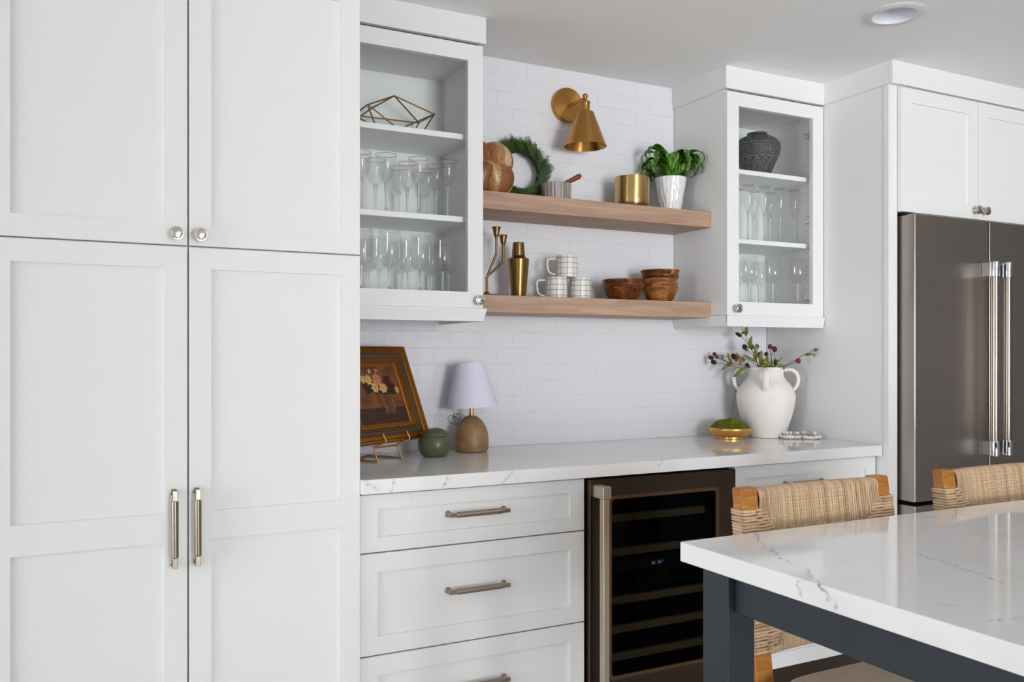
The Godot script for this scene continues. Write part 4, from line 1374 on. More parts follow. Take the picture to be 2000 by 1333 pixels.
func build_glassware():
	var ya := 1.7538
	var yb := 1.4806
	var o: Node3D = null
	# left cabinet, middle shelf: gilt-rimmed wine glasses
	var spots := [[0.8673, 0.252, "at far left of the front row"], [0.9566, 0.250, "first fully seen of the front row"], [1.0728, 0.250, "in the middle of the front row"], [1.1800, 0.250, "at the right end of the front row"], [0.9483, 0.160, "at the left of the second row"], [1.0660, 0.160, "in the middle of the second row"], [1.1729, 0.160, "at the right of the second row"], [1.0640, 0.075, "in the back row left of middle"], [1.1738, 0.075, "at the right of the back row"]]
	for s in spots:
		var lab: String = "gilt rimmed wine glass in the left cabinet, " + s[2]
		if o == null: o = glass("wine_glass", lab, "wine glass", "gilt rimmed wine glasses in the left cabinet", [Vector2(0.007, 0.099), Vector2(0.013, 0.107), Vector2(0.0205, 0.117), Vector2(0.0275, 0.132), Vector2(0.0325, 0.150), Vector2(0.0350, 0.172), Vector2(0.0357, 0.197)], 0.033, 0.0036, true, 0.014)
		else: o = dup(o, Vector3.ZERO, lab)
		o.position = Vector3(s[0], ya, s[1])
	# left cabinet, floor: big wine glasses
	o = null
	spots = [[0.8709, 0.250, "half hidden at the far left"], [0.9693, 0.250, "the large one in front left of middle"], [1.0809, 0.252, "in front right of middle"], [0.9605, 0.160, "in the second row left of middle"], [1.0706, 0.158, "in the second row behind the middle"], [1.1766, 0.215, "in front at the right"], [1.2270, 0.145, "at the far right by the cabinet side"], [0.9480, 0.070, "in the back row at the left"], [1.0766, 0.070, "in the back row in the middle"], [1.1940, 0.065, "in the back row at the right"]]
	for s in spots:
		var lab: String = "clear wine glass on the left cabinet's bottom, " + s[2]
		if o == null: o = glass("wine_glass", lab, "wine glass", "clear wine glasses in the left cabinet", [Vector2(0.006, 0.092), Vector2(0.018, 0.0945), Vector2(0.030, 0.103), Vector2(0.0385, 0.117), Vector2(0.0425, 0.135), Vector2(0.0425, 0.155), Vector2(0.0400, 0.180), Vector2(0.0365, 0.205), Vector2(0.0355, 0.213)], 0.037, 0.0040, false)
		else: o = dup(o, Vector3.ZERO, lab)
		o.position = Vector3(s[0], yb, s[1])
		if s[0] > 1.0 and s[0] != 1.2270: o.scale = Vector3(0.93, 0.95, 0.93)
	# right cabinet, middle shelf: flutes
	o = null
	spots = [[2.5819, 0.220, "first from left in the front row"], [2.6742, 0.220, "second from left in the front row"], [2.7626, 0.220, "third from left in the front row"], [2.8440, 0.222, "last at the right of the front row"], [2.6080, 0.120, "first of the back row"], [2.7060, 0.120, "second of the back row"], [2.8000, 0.120, "last of the back row"]]
	for s in spots:
		var lab: String = "gilt rimmed champagne flute in the right cabinet, " + s[2]
		if o == null: o = glass("champagne_flute", lab, "champagne flute", "gilt rimmed flutes in the right cabinet", [Vector2(0.006, 0.120), Vector2(0.0105, 0.132), Vector2(0.0165, 0.152), Vector2(0.0215, 0.178), Vector2(0.0238, 0.205), Vector2(0.0232, 0.230), Vector2(0.0222, 0.245)], 0.029, 0.0034, true, 0.016)
		else: o = dup(o, Vector3.ZERO, lab)
		o.position = Vector3(s[0], ya, s[1])
	# right cabinet, floor: balloon glasses
	o = null
	spots = [[2.6001, 0.205, "first from left in front"], [2.7344, 0.205, "second from left in front"], [2.8235, 0.262, "at the right in front"], [2.7700, 0.085, "in the back row at the right"], [2.6500, 0.085, "in the back row at the left"]]
	for s in spots:
		var lab: String = "large balloon glass on the right cabinet's floor, " + s[2]
		if o == null: o = glass("balloon_glass", lab, "balloon glass", "balloon glasses in the right cabinet", [Vector2(0.006, 0.104), Vector2(0.016, 0.106), Vector2(0.029, 0.113), Vector2(0.039, 0.126), Vector2(0.0435, 0.144), Vector2(0.0430, 0.165), Vector2(0.0385, 0.192), Vector2(0.0335, 0.212)], 0.036, 0.0042, false)
		else: o = dup(o, Vector3.ZERO, lab)
		o.position = Vector3(s[0], yb, s[1])

	# carved vase
	var v := thing("carved_vase", "dark grey carved clay vase on the top shelf of the right cabinet", "vase", Vector3(2.668, 2.0409, 0.182))
	part("vase", MB.new().lathe([Vector2(0, 0), Vector2(0.050, 0), Vector2(0.0535, 0.004), Vector2(0.062, 0.030), Vector2(0.079, 0.068), Vector2(0.093, 0.100), Vector2(0.1000, 0.128), Vector2(0.0965, 0.150), Vector2(0.080, 0.168), Vector2(0.060, 0.179), Vector2(0.046, 0.1835), Vector2(0.0425, 0.1865), Vector2(0.0425, 0.192), Vector2(0.0435, 0.196), Vector2(0.0400, 0.1965), Vector2(0.037, 0.185), Vector2(0.030, 0.176)], 96), M["carved clay"], v)
	var mi: MeshInstance3D = v.get_child(0)
	var a: Array = mi.mesh.surface_get_arrays(0)
	var p: PackedVector3Array = a[Mesh.ARRAY_VERTEX]
	var u: PackedVector2Array = a[Mesh.ARRAY_TEX_UV]
	for i in p.size(): u[i].y = 1.0 - clampf(p[i].y / 0.185, 0.005, 0.995)
	a[Mesh.ARRAY_TEX_UV] = u
	var am := ArrayMesh.new()
	am.add_surface_from_arrays(Mesh.PRIMITIVE_TRIANGLES, a)
	mi.mesh = am

	# wire polyhedron
	v = thing("wire_terrarium", "geometric brass wire ornament on the top shelf of the left cabinet", "ornament", Vector3(1.0, 2.0409, 0.16))
	var m := MB.new()
	var pts := []
	for q in POLY: pts.append(Vector3(q[0], q[1], q[2]) - v.position)
	for e in POLY_EDGES:
		m.tube([pts[e[0]], pts[e[1]]], 0.0026, 6)
	for q in pts:
		var k := m.v.size()
		m.lathe([Vector2(0, -0.0032), Vector2(0.0028, -0.0016), Vector2(0.0028, 0.0016), Vector2(0, 0.0032)], 8, q)
	part("frame", m, M["gold wire"], v)

const POLY := [[1.014, 2.180, 0.17], [0.898, 2.118, 0.23], [0.950, 2.142, 0.12], [1.152, 2.126, 0.20], [1.144, 2.125, 0.07], [0.923, 2.122, 0.07], [0.860, 2.085, 0.20], [0.925, 2.0438, 0.24], [1.085, 2.0438, 0.14], [1.090, 2.0438, 0.25], [1.002, 2.0438, 0.24], [0.880, 2.0438, 0.12]]
const POLY_EDGES := [[0, 1], [0, 2], [0, 3], [0, 4], [1, 2], [1, 6], [1, 7], [2, 5], [2, 8], [5, 4], [3, 4], [3, 9], [3, 10], [4, 8], [6, 7], [6, 11], [5, 11], [7, 10], [10, 9], [9, 8], [8, 11], [11, 7]]

# ---------------------------------------------------------------- on the worktop
func build_worktop_things():
	# framed picture and its easel: axes of the leaning plane
	var al := 0.5482
	var ta := 0.3619
	var w := Vector3(cos(al), 0, -sin(al))
	var nn := Vector3(sin(al), 0, cos(al))
	var up := Vector3.UP * cos(ta) - nn * sin(ta)
	var out := nn * cos(ta) + Vector3.UP * sin(ta)
	var T := Transform3D(Basis(w, up, out), Vector3(0.9224, YC, 0.2775))
	var o := thing("framed_picture", "still life of flowers in a carved gilt frame on an easel", "picture")
	o.transform = T
	var x0 := -0.1080
	var x1 := 0.2840
	var y0 := 0.0612
	var y1 := 0.4090
	var gold: Material = M["antique gold"]
	# listed from the outside back, over the front, inwards
	part("outer_moulding", MB.new().sweep(x0, x1, y0, y1, [Vector2(0, 0.002), Vector2(0, 0.022), Vector2(0.002, 0.027), Vector2(0.006, 0.028), Vector2(0.008, 0.0245), Vector2(0.010, 0.0275), Vector2(0.0145, 0.0275), Vector2(0.0165, 0.023), Vector2(0.0195, 0.0235), Vector2(0.0225, 0.019)]), gold, o, "ridged gilt outer moulding")
	part("band", MB.new().sweep(x0, x1, y0, y1, [Vector2(0.0225, 0.019), Vector2(0.030, 0.0195), Vector2(0.040, 0.0175), Vector2(0.0505, 0.0135)], 9.0), M["frame band"], o, "dark band with small ornaments")
	part("inner_moulding", MB.new().sweep(x0, x1, y0, y1, [Vector2(0.0505, 0.0135), Vector2(0.0520, 0.0175), Vector2(0.0555, 0.0175), Vector2(0.0565, 0.0135), Vector2(0.0585, 0.0135), Vector2(0.0595, 0.0155), Vector2(0.0625, 0.0150), Vector2(0.0635, 0.011), Vector2(0.0690, 0.0075)]), gold, o, "narrow gilt inner moulding")
	var c := MB.new()
	var px0 := x0 + 0.068
	var px1 := x1 - 0.068
	var py0 := y0 + 0.068
	var py1 := y1 - 0.068
	c.quad(Vector3(px0, py0, 0.0078), Vector3(px1, py0, 0.0078), Vector3(px1, py1, 0.0078), Vector3(px0, py1, 0.0078), [Vector2(0, 1), Vector2(1, 1), Vector2(1, 0), Vector2(0, 0)])
	part("painting", c, M["painting"], o, "painted bunch of cream, pink and dark red flowers")
	part("back_board", MB.new().box(Vector3(x0 + 0.004, y0 + 0.003, 0.0015), Vector3(x1 - 0.004, y1 - 0.004, 0.0070), 0.0), M["frame back"], o)
	# beads of ornament along the band
	var e := thing("display_easel", "small gold wire easel carrying the framed picture", "easel")
	e.transform = T
	var m := MB.new()
	var g := 0.0028
	var Ti := T.affine_inverse()
	var floor_pt := func(p: Vector3) -> Vector3: return Ti * p
	for a in [-0.001, 0.126]:
		var foot := T * Vector3(a, 0.0, -0.006)
		foot.y = YC + 0.003
		# foot, up the leaning plane behind the picture, and the hook in front
		m.tube([floor_pt.call(foot), Vector3(a, 0.052, -0.0035), Vector3(a, 0.15, -0.0035)], g, 8)
		m.tube([Vector3(a, 0.0555, -0.0035), Vector3(a + 0.012, 0.056, 0.020), Vector3(a + 0.024, 0.057, 0.034), Vector3(a + 0.024, 0.063, 0.036), Vector3(a + 0.021, 0.088, 0.034)], g, 8)
		var back := foot - nn * (0.10 if a < 0 else 0.155) 
		m.tube([floor_pt.call(foot), floor_pt.call(back)], g, 8)
	m.tube([Vector3(-0.001, 0.052, -0.0035), Vector3(0.126, 0.052, -0.0035)], g, 8)
	var fl := T * Vector3(-0.001, 0, -0.006)
	var fr := T * Vector3(0.126, 0, -0.006)
	fl.y = YC + 0.003
	fr.y = YC + 0.003
	var bl := fl - nn * 0.10
	var b2 := fr - nn * 0.155
	m.tube([floor_pt.call(bl), floor_pt.call(b2)], g, 8)
	part("wire_frame", m, M["gold"], e)

	# lidded jar
	o = thing("lidded_jar", "round olive green jar with domed lid beside the framed picture", "jar", Vector3(1.1556, YC, 0.195))
	part("jar", MB.new().lathe([Vector2(0, 0), Vector2(0.036, 0), Vector2(0.0385, 0.001), Vector2(0.048, 0.009), Vector2(0.0555, 0.022), Vector2(0.0588, 0.039), Vector2(0.0575, 0.055), Vector2(0.0525, 0.068), Vector2(0.0495, 0.0725), Vector2(0.0475, 0.0732), Vector2(0.0475, 0.0732), Vector2(0.044, 0.0732)], 64), M["green glaze"], o)
	part("lid", MB.new().lathe([Vector2(0.047, 0.0738), Vector2(0.0488, 0.0742), Vector2(0.0488, 0.0758), Vector2(0.0450, 0.0835), Vector2(0.036, 0.0925), Vector2(0.024, 0.0985), Vector2(0.011, 0.1012), Vector2(0, 0.1018)], 64), M["green glaze"], o)

	# lamp
	var at := Vector3(1.3400, YC, 0.104)
	o = thing("table_lamp", "small table lamp with rounded wooden base and white cone shade", "lamp", at)
	part("base", MB.new().lathe([Vector2(0, 0.0005), Vector2(0.056, 0.0005), Vector2(0.0585, 0.003), Vector2(0.062, 0.008), Vector2(0.0642, 0.018), Vector2(0.0648, 0.034), Vector2(0.0638, 0.052), Vector2(0.0612, 0.070), Vector2(0.0560, 0.088), Vector2(0.0480, 0.104), Vector2(0.0370, 0.118), Vector2(0.0240, 0.1285), Vector2(0.0125, 0.1335), Vector2(0, 0.135)], 64, Vector3.ZERO, Vector2(2, 1)), M["lamp wood"], o)
	part("neck", MB.new().lathe([Vector2(0.0095, 0.134), Vector2(0.0095, 0.138), Vector2(0.0080, 0.139), Vector2(0.0080, 0.139), Vector2(0.0080, 0.185), Vector2(0.0065, 0.188), Vector2(0, 0.188)], 28), M["gold"], o)
	var sh := MB.new().lathe([Vector2(0.0975, 0.0), Vector2(0.0528, 0.166), Vector2(0.0522, 0.1665), Vector2(0.0515, 0.166), Vector2(0.0965, 0.0005), Vector2(0.0975, 0.0)], 72)
	var dirx := Vector3(0.72, 0, 0.69)   # the shade leans to the left of the picture
	var tilt := Basis(dirx.cross(Vector3.UP).normalized(), 0.078)
	sh.move(Transform3D(tilt, Vector3(0.004, 0.164, 0.001)))
	part("lamp_shade", sh, M["shade linen"], o, "white linen cone shade")
	var sp := MB.new()
	for k in 3:
		var a := TAU * k / 3.0
		sp.tube([Vector3(0.003, 0.186, 0), tilt * Vector3(cos(a) * 0.0905, 0.023, sin(a) * 0.0905) + Vector3(0.004, 0.164, 0.001)], 0.0012, 5)
	part("shade_spider", sp, M["gold"], o)

	# wire heart hung from the shade
	o = thing("heart_ornament", "small rusty wire heart hanging below the lamp shade", "ornament", Vector3(1.2585, YC + 0.156, 0.136))
	m = MB.new()
	var R := Vector3(0.80, 0, 0.60)
	var hp := []
	for k in 40:
		var t := TAU * k / 40.0
		var q := Vector2(16 * pow(sin(t), 3), 13 * cos(t) - 5 * cos(2 * t) - 2 * cos(3 * t) - cos(4 * t)) * 0.00155
		q = q.rotated(0.35)
		hp.append(R * q.x + Vector3.UP * (q.y - 0.032))
	m.tube(hp, 0.0012, 6, true)
	for q in [[-0.012, -0.018, 0.008, -0.050], [0.0, -0.026, 0.010, -0.012], [0.0, -0.026, 0.017, -0.026], [0.0, -0.026, -0.016, -0.030], [0.0, -0.026, -0.006, -0.013]]:
		m.tube([R * q[0] + Vector3.UP * q[1], R * q[2] + Vector3.UP * q[3]], 0.001, 5)
	m.tube([R * 0.0 + Vector3.UP * (-0.024), R * -0.006 + Vector3.UP * 0.004, R * -0.008 + Vector3.UP * 0.016], 0.0009, 5)
	part("wire", m, M["iron wire"], o)

	# gold bowl with moss
	o = thing("gold_bowl", "shallow gold bowl on a foot in front of the white vase", "bowl", Vector3(2.5360, YC, 0.160))
	part("bowl", MB.new().lathe([Vector2(0, 0), Vector2(0.0555, 0), Vector2(0.0568, 0.0012), Vector2(0.0562, 0.009), Vector2(0.0562, 0.009), Vector2(0.063, 0.0105), Vector2(0.074, 0.0150), Vector2(0.083, 0.0225), Vector2(0.0890, 0.0325), Vector2(0.0908, 0.0420), Vector2(0.0900, 0.0475), Vector2(0.0885, 0.0480), Vector2(0.0878, 0.0470), Vector2(0.085, 0.036), Vector2(0.07, 0.022), Vector2(0, 0.016)], 80), M["gold"], o)
	var f := fnl(211, 18.0, 2)
	m = MB.new()
	m.tinted = true
	var rows := []
	var cols := []
	for i in 25:
		var t := i / 24.0
		var r := PackedVector3Array()
		var cc := PackedColorArray()
		for j in 65:
			var a := TAU * (j % 64) / 64.0
			var q := Vector3(cos(a) * t * 0.087, 0, sin(a) * t * 0.087)
			var lump := f.get_noise_2d(q.x, q.z)
			q.y = 0.036 + 0.0 + 0.046 * pow(1.0 - t * t, 0.7) + lump * 0.016 * (1.0 - t * t)
			r.append(q)
			var k := clampf(0.5 + f.get_noise_2d(q.x * 4.0 + 3.0, q.z * 4.0) * 0.8 + lump * 0.3, 0, 1)
			cc.append(Color(0.075, 0.09, 0.006).lerp(Color(0.20, 0.215, 0.016), k))
		rows.append(r); cols.append(cc)
	rows.reverse(); cols.reverse()
	m.grid(rows, true, false, Vector2.ONE, cols)
	for k in 2600:   # short fibres
		var a := rng.randf() * TAU
		var t := sqrt(rng.randf()) * 0.96
		var q := Vector3(cos(a) * t * 0.087, 0, sin(a) * t * 0.087)
		q.y = 0.036 + 0.046 * pow(1.0 - t * t, 0.7) + f.get_noise_2d(q.x, q.z) * 0.016 * (1.0 - t * t) - 0.001
		var d := Vector3(q.x * 4.0 + rng.randf_range(-0.5, 0.5), 0.9, q.z * 4.0 + rng.randf_range(-0.5, 0.5)).normalized() * rng.randf_range(0.003, 0.0062)
		var s := d.cross(Vector3(rng.randf_range(-1, 1), 0.2, rng.randf_range(-1, 1))).normalized() * 0.0006
		m.c = Color(0.09, 0.11, 0.008).lerp(Color(0.25, 0.26, 0.02), rng.randf())
		m.quad(q - s, q + s, q + d + s * 0.3, q + d - s * 0.3)
	var mo := part(numbered("moss_mound"), m, M["moss"], self)
	mo.position = Vector3(2.5360, YC, 0.160)
	tag(mo, "mound of green moss filling the shallow gold bowl", "moss")

	build_vase()
	build_beads()

func build_vase():
	var c := Vector3(2.7253, YC, 0.174)
	var right := Vector3(0.727, 0, 0.686)
	var near := Vector3(-0.686, 0, 0.727)
	var o := thing("amphora_vase", "white bisque amphora vase with handles in the corner of the worktop", "vase", c)
	part("body", MB.new().lathe([Vector2(0, 0.0005), Vector2(0.073, 0.0005), Vector2(0.0765, 0.003), Vector2(0.0825, 0.016), Vector2(0.0935, 0.042), Vector2(0.1048, 0.075), Vector2(0.1145, 0.110), Vector2(0.1222, 0.143), Vector2(0.1258, 0.170), Vector2(0.1248, 0.188), Vector2(0.1180, 0.208), Vector2(0.1045, 0.230), Vector2(0.0890, 0.248), Vector2(0.0785, 0.262), Vector2(0.0745, 0.274), Vector2(0.0755, 0.285), Vector2(0.0795, 0.294), Vector2(0.0830, 0.302), Vector2(0.0825, 0.306), Vector2(0.0795, 0.3065), Vector2(0.0745, 0.300), Vector2(0.069, 0.286), Vector2(0.068, 0.27), Vector2(0.075, 0.25)], 80), M["bisque"], o)
	for d in [right, near, -right, -near]:
		var h := []
		for p in [[0.078, 0.292], [0.094, 0.298], [0.112, 0.295], [0.127, 0.283], [0.135, 0.265], [0.136, 0.246], [0.131, 0.229], [0.123, 0.215], [0.112, 0.206]]:
			h.append(d * p[0] + Vector3.UP * p[1])
		var m := MB.new()
		var s := Vector3.UP.cross(d).normalized()
		var rows := []
		for i in h.size():
			var a: Vector3 = h[maxi(0, i - 1)]
			var b: Vector3 = h[mini(h.size() - 1, i + 1)]
			var t := (b - a).normalized()
			var q: Vector3 = t.cross(s)
			var row := PackedVector3Array()
			for j in 17:
				var an := TAU * j / 16.0
				row.append(h[i] + s * cos(an) * 0.0135 + q * sin(an) * 0.0085)
			rows.append(row)
		m.grid(rows, true, false)
		part("handle", m, M["bisque"], o)
	# string tied to the left handle
	var st := MB.new()
	var l := -right
	st.tube([l * 0.126 + Vector3.UP * 0.222, l * 0.134 + Vector3.UP * 0.208, l * 0.139 + Vector3.UP * 0.16, l * 0.143 + Vector3.UP * 0.11, l * 0.146 + Vector3.UP * 0.085], 0.0008, 5)
	st.tube([l * 0.126 + Vector3.UP * 0.222 + near * 0.004, l * 0.128 + Vector3.UP * 0.19 + near * 0.006, l * 0.133 + Vector3.UP * 0.14 + near * 0.006, l * 0.142 + Vector3.UP * 0.088 + near * 0.003], 0.0008, 5)
	st.tube([l * 0.116 + Vector3.UP * 0.232 + near * 0.01, l * 0.128 + Vector3.UP * 0.219 + near * 0.012, l * 0.138 + Vector3.UP * 0.214 + near * 0.006], 0.0012, 5)
	part("string", st, M["jute"], o, "brown twine tied to a handle")

	# stems: points in metres to the right, up from the worktop, towards the viewer, about the vase's axis
	var s2 := thing("flower_stems", "stems with dark red buds and olive leaves in the white vase", "flowers", c)
	var W := func(u: float, v: float, d := 0.0) -> Vector3:   # picture eighths of a pixel of the close view to metres
		return right * ((u - 1010.0) / 8.0 / 445.0) + Vector3.UP * (0.2955 + (735.0 - v) / 8.0 / 445.0) + near * d
	var stems := [[[1000, 900, 0.0], [900, 700, 0.0], [800, 430, 0.01], [700, 190, 0.01], [640, 60, 0.01], [560, -90, 0.0]], [[960, 900, 0.0], [860, 560, 0.02], [730, 320, 0.02], [640, 215, 0.015]], [[990, 900, 0.0], [890, 640, 0.03], [820, 520, 0.03], [735, 430, 0.025]],
		[[1000, 900, 0.0], [860, 660, 0.03], [720, 580, 0.04], [600, 540, 0.04], [480, 530, 0.04], [350, 520, 0.035], [270, 500, 0.035]], [[1000, 900, 0.0], [820, 720, 0.03], [640, 660, 0.05], [500, 640, 0.055], [400, 600, 0.05], [290, 555, 0.045]], [[1000, 900, 0.0], [800, 725, 0.04], [630, 710, 0.06], [480, 670, 0.065], [270, 635, 0.06]],
		[[1020, 900, 0.0], [1090, 640, 0.0], [1085, 520, 0.0], [1075, 410, 0.0]], [[1040, 900, 0.0], [1100, 640, 0.01], [1090, 520, 0.01], [1140, 440, 0.01]], [[1080, 900, 0.0], [1140, 700, 0.02], [1148, 560, 0.02], [1140, 440, 0.01]], [[1100, 900, 0.0], [1140, 740, 0.04], [1155, 630, 0.04]],
		[[1060, 880, 0.0], [1260, 700, 0.02], [1440, 590, 0.02], [1580, 500, 0.01], [1740, 430, 0.0]], [[1060, 900, 0.0], [1270, 705, 0.025], [1480, 605, 0.02]], [[1560, 510, 0.01], [1660, 480, 0.01], [1725, 510, 0.01]], [[980, 900, -0.02], [930, 640, -0.03], [920, 500, -0.03]], [[1010, 900, 0.0], [1010, 640, -0.02], [1018, 500, -0.02]], [[960, 900, -0.02], [900, 560, -0.04], [885, 380, -0.04]], [[460, 650, 0.055], [350, 560, 0.05], [250, 545, 0.045]], [[950, 900, 0.0], [800, 715, 0.05], [740, 670, 0.055]]]
	for q in stems:
		var pts := []
		for i in q.size() - 1:
			var a: Vector3 = W.call(q[maxi(0, i - 1)][0], q[maxi(0, i - 1)][1], q[maxi(0, i - 1)][2])
			var b: Vector3 = W.call(q[i][0], q[i][1], q[i][2])
			var d: Vector3 = W.call(q[i + 1][0], q[i + 1][1], q[i + 1][2])
			var e: Vector3 = W.call(q[mini(q.size() - 1, i + 2)][0], q[mini(q.size() - 1, i + 2)][1], q[mini(q.size() - 1, i + 2)][2])
			for k in 4: pts.append(b.cubic_interpolate(d, a, e, k / 4.0))
		pts.append(W.call(q[q.size() - 1][0], q[q.size() - 1][1], q[q.size() - 1][2]))
		part("stem", MB.new().tube(pts, 0.0012, 6), M["stem"], s2)
	# buds: u, v, depth, half width, half height (close view pixels), turn, tone
	for q in [[600, 185, 0.015, 30, 56, 1.0, 2], [695, 380, 0.025, 40, 46, 0.5, 2], [720, 420, 0.027, 26, 30, 0.4, 3], [808, 378, 0.02, 30, 40, 0, 3], [885, 372, -0.04, 26, 38, 0, 1], [235, 492, 0.035, 30, 34, 0.8, 0], [182, 548, 0.045, 34, 46, 1.3, 2], [272, 538, 0.04, 28, 26, 0, 0], [225, 618, 0.06, 36, 46, 1.1, 2], [530, 528, 0.045, 44, 48, 0.6, 2], [570, 575, 0.05, 34, 34, 0.5, 1], [470, 652, 0.065, 46, 38, 0, 3], [735, 668, 0.06, 34, 42, 0.3, 2],
		[918, 500, -0.03, 32, 46, 0, 0], [960, 500, -0.025, 14, 36, 0, 1], [1018, 492, -0.02, 33, 38, 0, 0], [1075, 375, 0.0, 37, 42, 0, 1], [1142, 414, 0.01, 40, 46, 0.2, 0], [1155, 620, 0.04, 32, 52, 0, 2], [1490, 598, 0.02, 42, 38, 1.2, 1], [1745, 426, 0.0, 30, 28, 0, 3], [1725, 510, 0.01, 15, 16, 0, 3]]:
		var hw: float = q[3] / 8.0 / 445.0
		var hh: float = q[4] / 8.0 / 445.0
		var m := MB.new()
		var pr := []
		for k in 13:
			var t := PI * k / 12.0
			pr.append(Vector2(sin(t) * hw * (1.0 + 0.12 * cos(t)), -cos(t) * hh))
		m.lathe(pr, 18)
		for i in m.v.size():
			var a := atan2(m.v[i].z, m.v[i].x)
			var k := 1.0 + 0.07 * sin(a * 6.0) * clampf(m.v[i].y / hh + 0.6, 0, 1)
			m.v[i].x *= k; m.v[i].z *= k
		# sepals under the bud
		m.move(Transform3D(Basis(near, q[5]), W.call(q[0], q[1], q[2])))
		part("bud", m, M[["bud red", "bud crimson", "bud dark", "bud green"][q[6]]], s2)
	# leaves: from u, v to u, v, half width, depth
	for q in [[715, 200, 720, 60, 30, 0.012], [760, 400, 800, 208, 32, 0.03], [850, 620, 868, 322, 36, 0.04], [940, 715, 945, 428, 40, 0.05], [880, 610, 668, 506, 26, 0.045], [510, 660, 436, 466, 26, 0.06], [490, 640, 335, 748, 22, 0.07], [740, 690, 520, 850, 42, 0.085], [610, 560, 575, 468, 22, 0.045], [690, 560, 600, 545, 26, 0.05], [700, 560, 610, 640, 40, 0.055], [990, 735, 1000, 556, 34, 0.055], [1060, 735, 1035, 590, 26, 0.055], [1085, 735, 1020, 500, 26, 0.03], [1180, 740, 1245, 642, 34, 0.05], [1250, 735, 1290, 655, 30, 0.04], [1590, 515, 1720, 480, 16, 0.015], [1120, 650, 1262, 548, 13, 0.045], [355, 560, 362, 500, 18, 0.04], [975, 730, 960, 640, 40, 0.06], [1100, 725, 1110, 620, 30, 0.05], [640, 170, 700, 150, 20, 0.012]]:
		var a: Vector3 = W.call(q[0], q[1], q[5] - 0.006)
		var b: Vector3 = W.call(q[2], q[3], q[5] + 0.006)
		var hw: float = q[4] / 8.0 / 445.0
		var m := MB.new()
		m.tinted = true
		var d := (b - a)
		var s := d.cross(near).normalized()
		var rows := []
		var cols := []
		for i in 11:
			var t := i / 10.0
			var p := a.lerp(b, t) + near * 0.008 * sin(t * PI)
			var wd := hw * pow(sin(PI * (0.06 + 0.94 * t)), 0.75)
			if i == 10: wd = 0.0002
			var row := PackedVector3Array()
			var cc := PackedColorArray()
			for j in range(-2, 3):
				row.append(p + s * wd * j / 2.0 - near * absf(j) * 0.0012)
				cc.append(Color(0.115, 0.135, 0.018).lerp(Color(0.20, 0.215, 0.035), 0.25 * absf(j) + 0.3 * t))
			rows.append(row); cols.append(cc)
		m.grid(rows, false, false, Vector2.ONE, cols)
		part("leaf", m, M["leaf"], s2)
	var pm := MB.new()
	for k in 5:
		var kk := pm.v.size()
		pm.lathe([Vector2(0, -0.006), Vector2(0.004, -0.002), Vector2(0.0045, 0.002), Vector2(0, 0.007)], 10)
		pm.move(Transform3D(Basis(near, 0.5 * k - 1.0), W.call(900 + k * 9, 716 - (k % 2) * 10, 0.055)), kk)
	tag(part("petals", pm, M["orange petal"], s2, "small orange petals at the vase mouth"), "", "", "", "stuff")

# a string of shells heaped in two loops
func build_beads():
	var o := thing("shell_garland", "string of pale shells heaped beside the white vase", "garland", Vector3(2.795, YC, 0.308))
	var right := Vector3(0.727, 0, 0.686)
	var near := Vector3(-0.686, 0, 0.727)
	var tones := [Color(0.82, 0.77, 0.72), Color(0.76, 0.67, 0.60), Color(0.88, 0.86, 0.84), Color(0.58, 0.42, 0.33), Color(0.70, 0.66, 0.65), Color(0.85, 0.79, 0.74), Color(0.80, 0.76, 0.73)]
	var path := []
	for k in 26:
		var a := TAU * k / 26.0
		path.append([-0.041 + cos(a) * 0.040, 0.0095, sin(a) * 0.030 + 0.004])
	for k in 26:
		var a := TAU * k / 26.0
		path.append([0.040 + cos(a) * 0.040, 0.0095 + 0.002 * sin(a * 3.0), sin(a) * 0.028 - 0.004])
	for k in 16:
		var a := TAU * k / 16.0
		path.append([0.036 + cos(a) * 0.031, 0.026, sin(a) * 0.020 - 0.006])
	for k in 12:
		var a := TAU * k / 12.0
		path.append([-0.040 + cos(a) * 0.030, 0.025, sin(a) * 0.019])
	for k in path.size():
		var p: Array = path[k]
		var m := MB.new()
		m.tinted = true
		m.c = tones[rng.randi() % tones.size()]
		var r := rng.randf_range(0.0062, 0.0088)
		m.lathe([Vector2(0, -r * 0.9), Vector2(r * 0.6, -r * 0.75), Vector2(r * 0.95, -r * 0.2), Vector2(r * 0.85, r * 0.35), Vector2(r * 0.4, r * 0.9), Vector2(0, r * 1.1)], 10)
		var b := Basis.from_euler(Vector3(rng.randf_range(-1.2, 1.2), rng.randf() * TAU, rng.randf_range(-1.2, 1.2)))
		m.move(Transform3D(b, Vector3.ZERO))
		var low := 0.0
		for v in m.v: low = minf(low, v.y)
		var q: Vector3 = right * p[0] + near * p[2] + Vector3.UP * maxf(p[1], -low + 0.0004)
		var s := part("shell", m, M["shell"], o)
		s.position = q

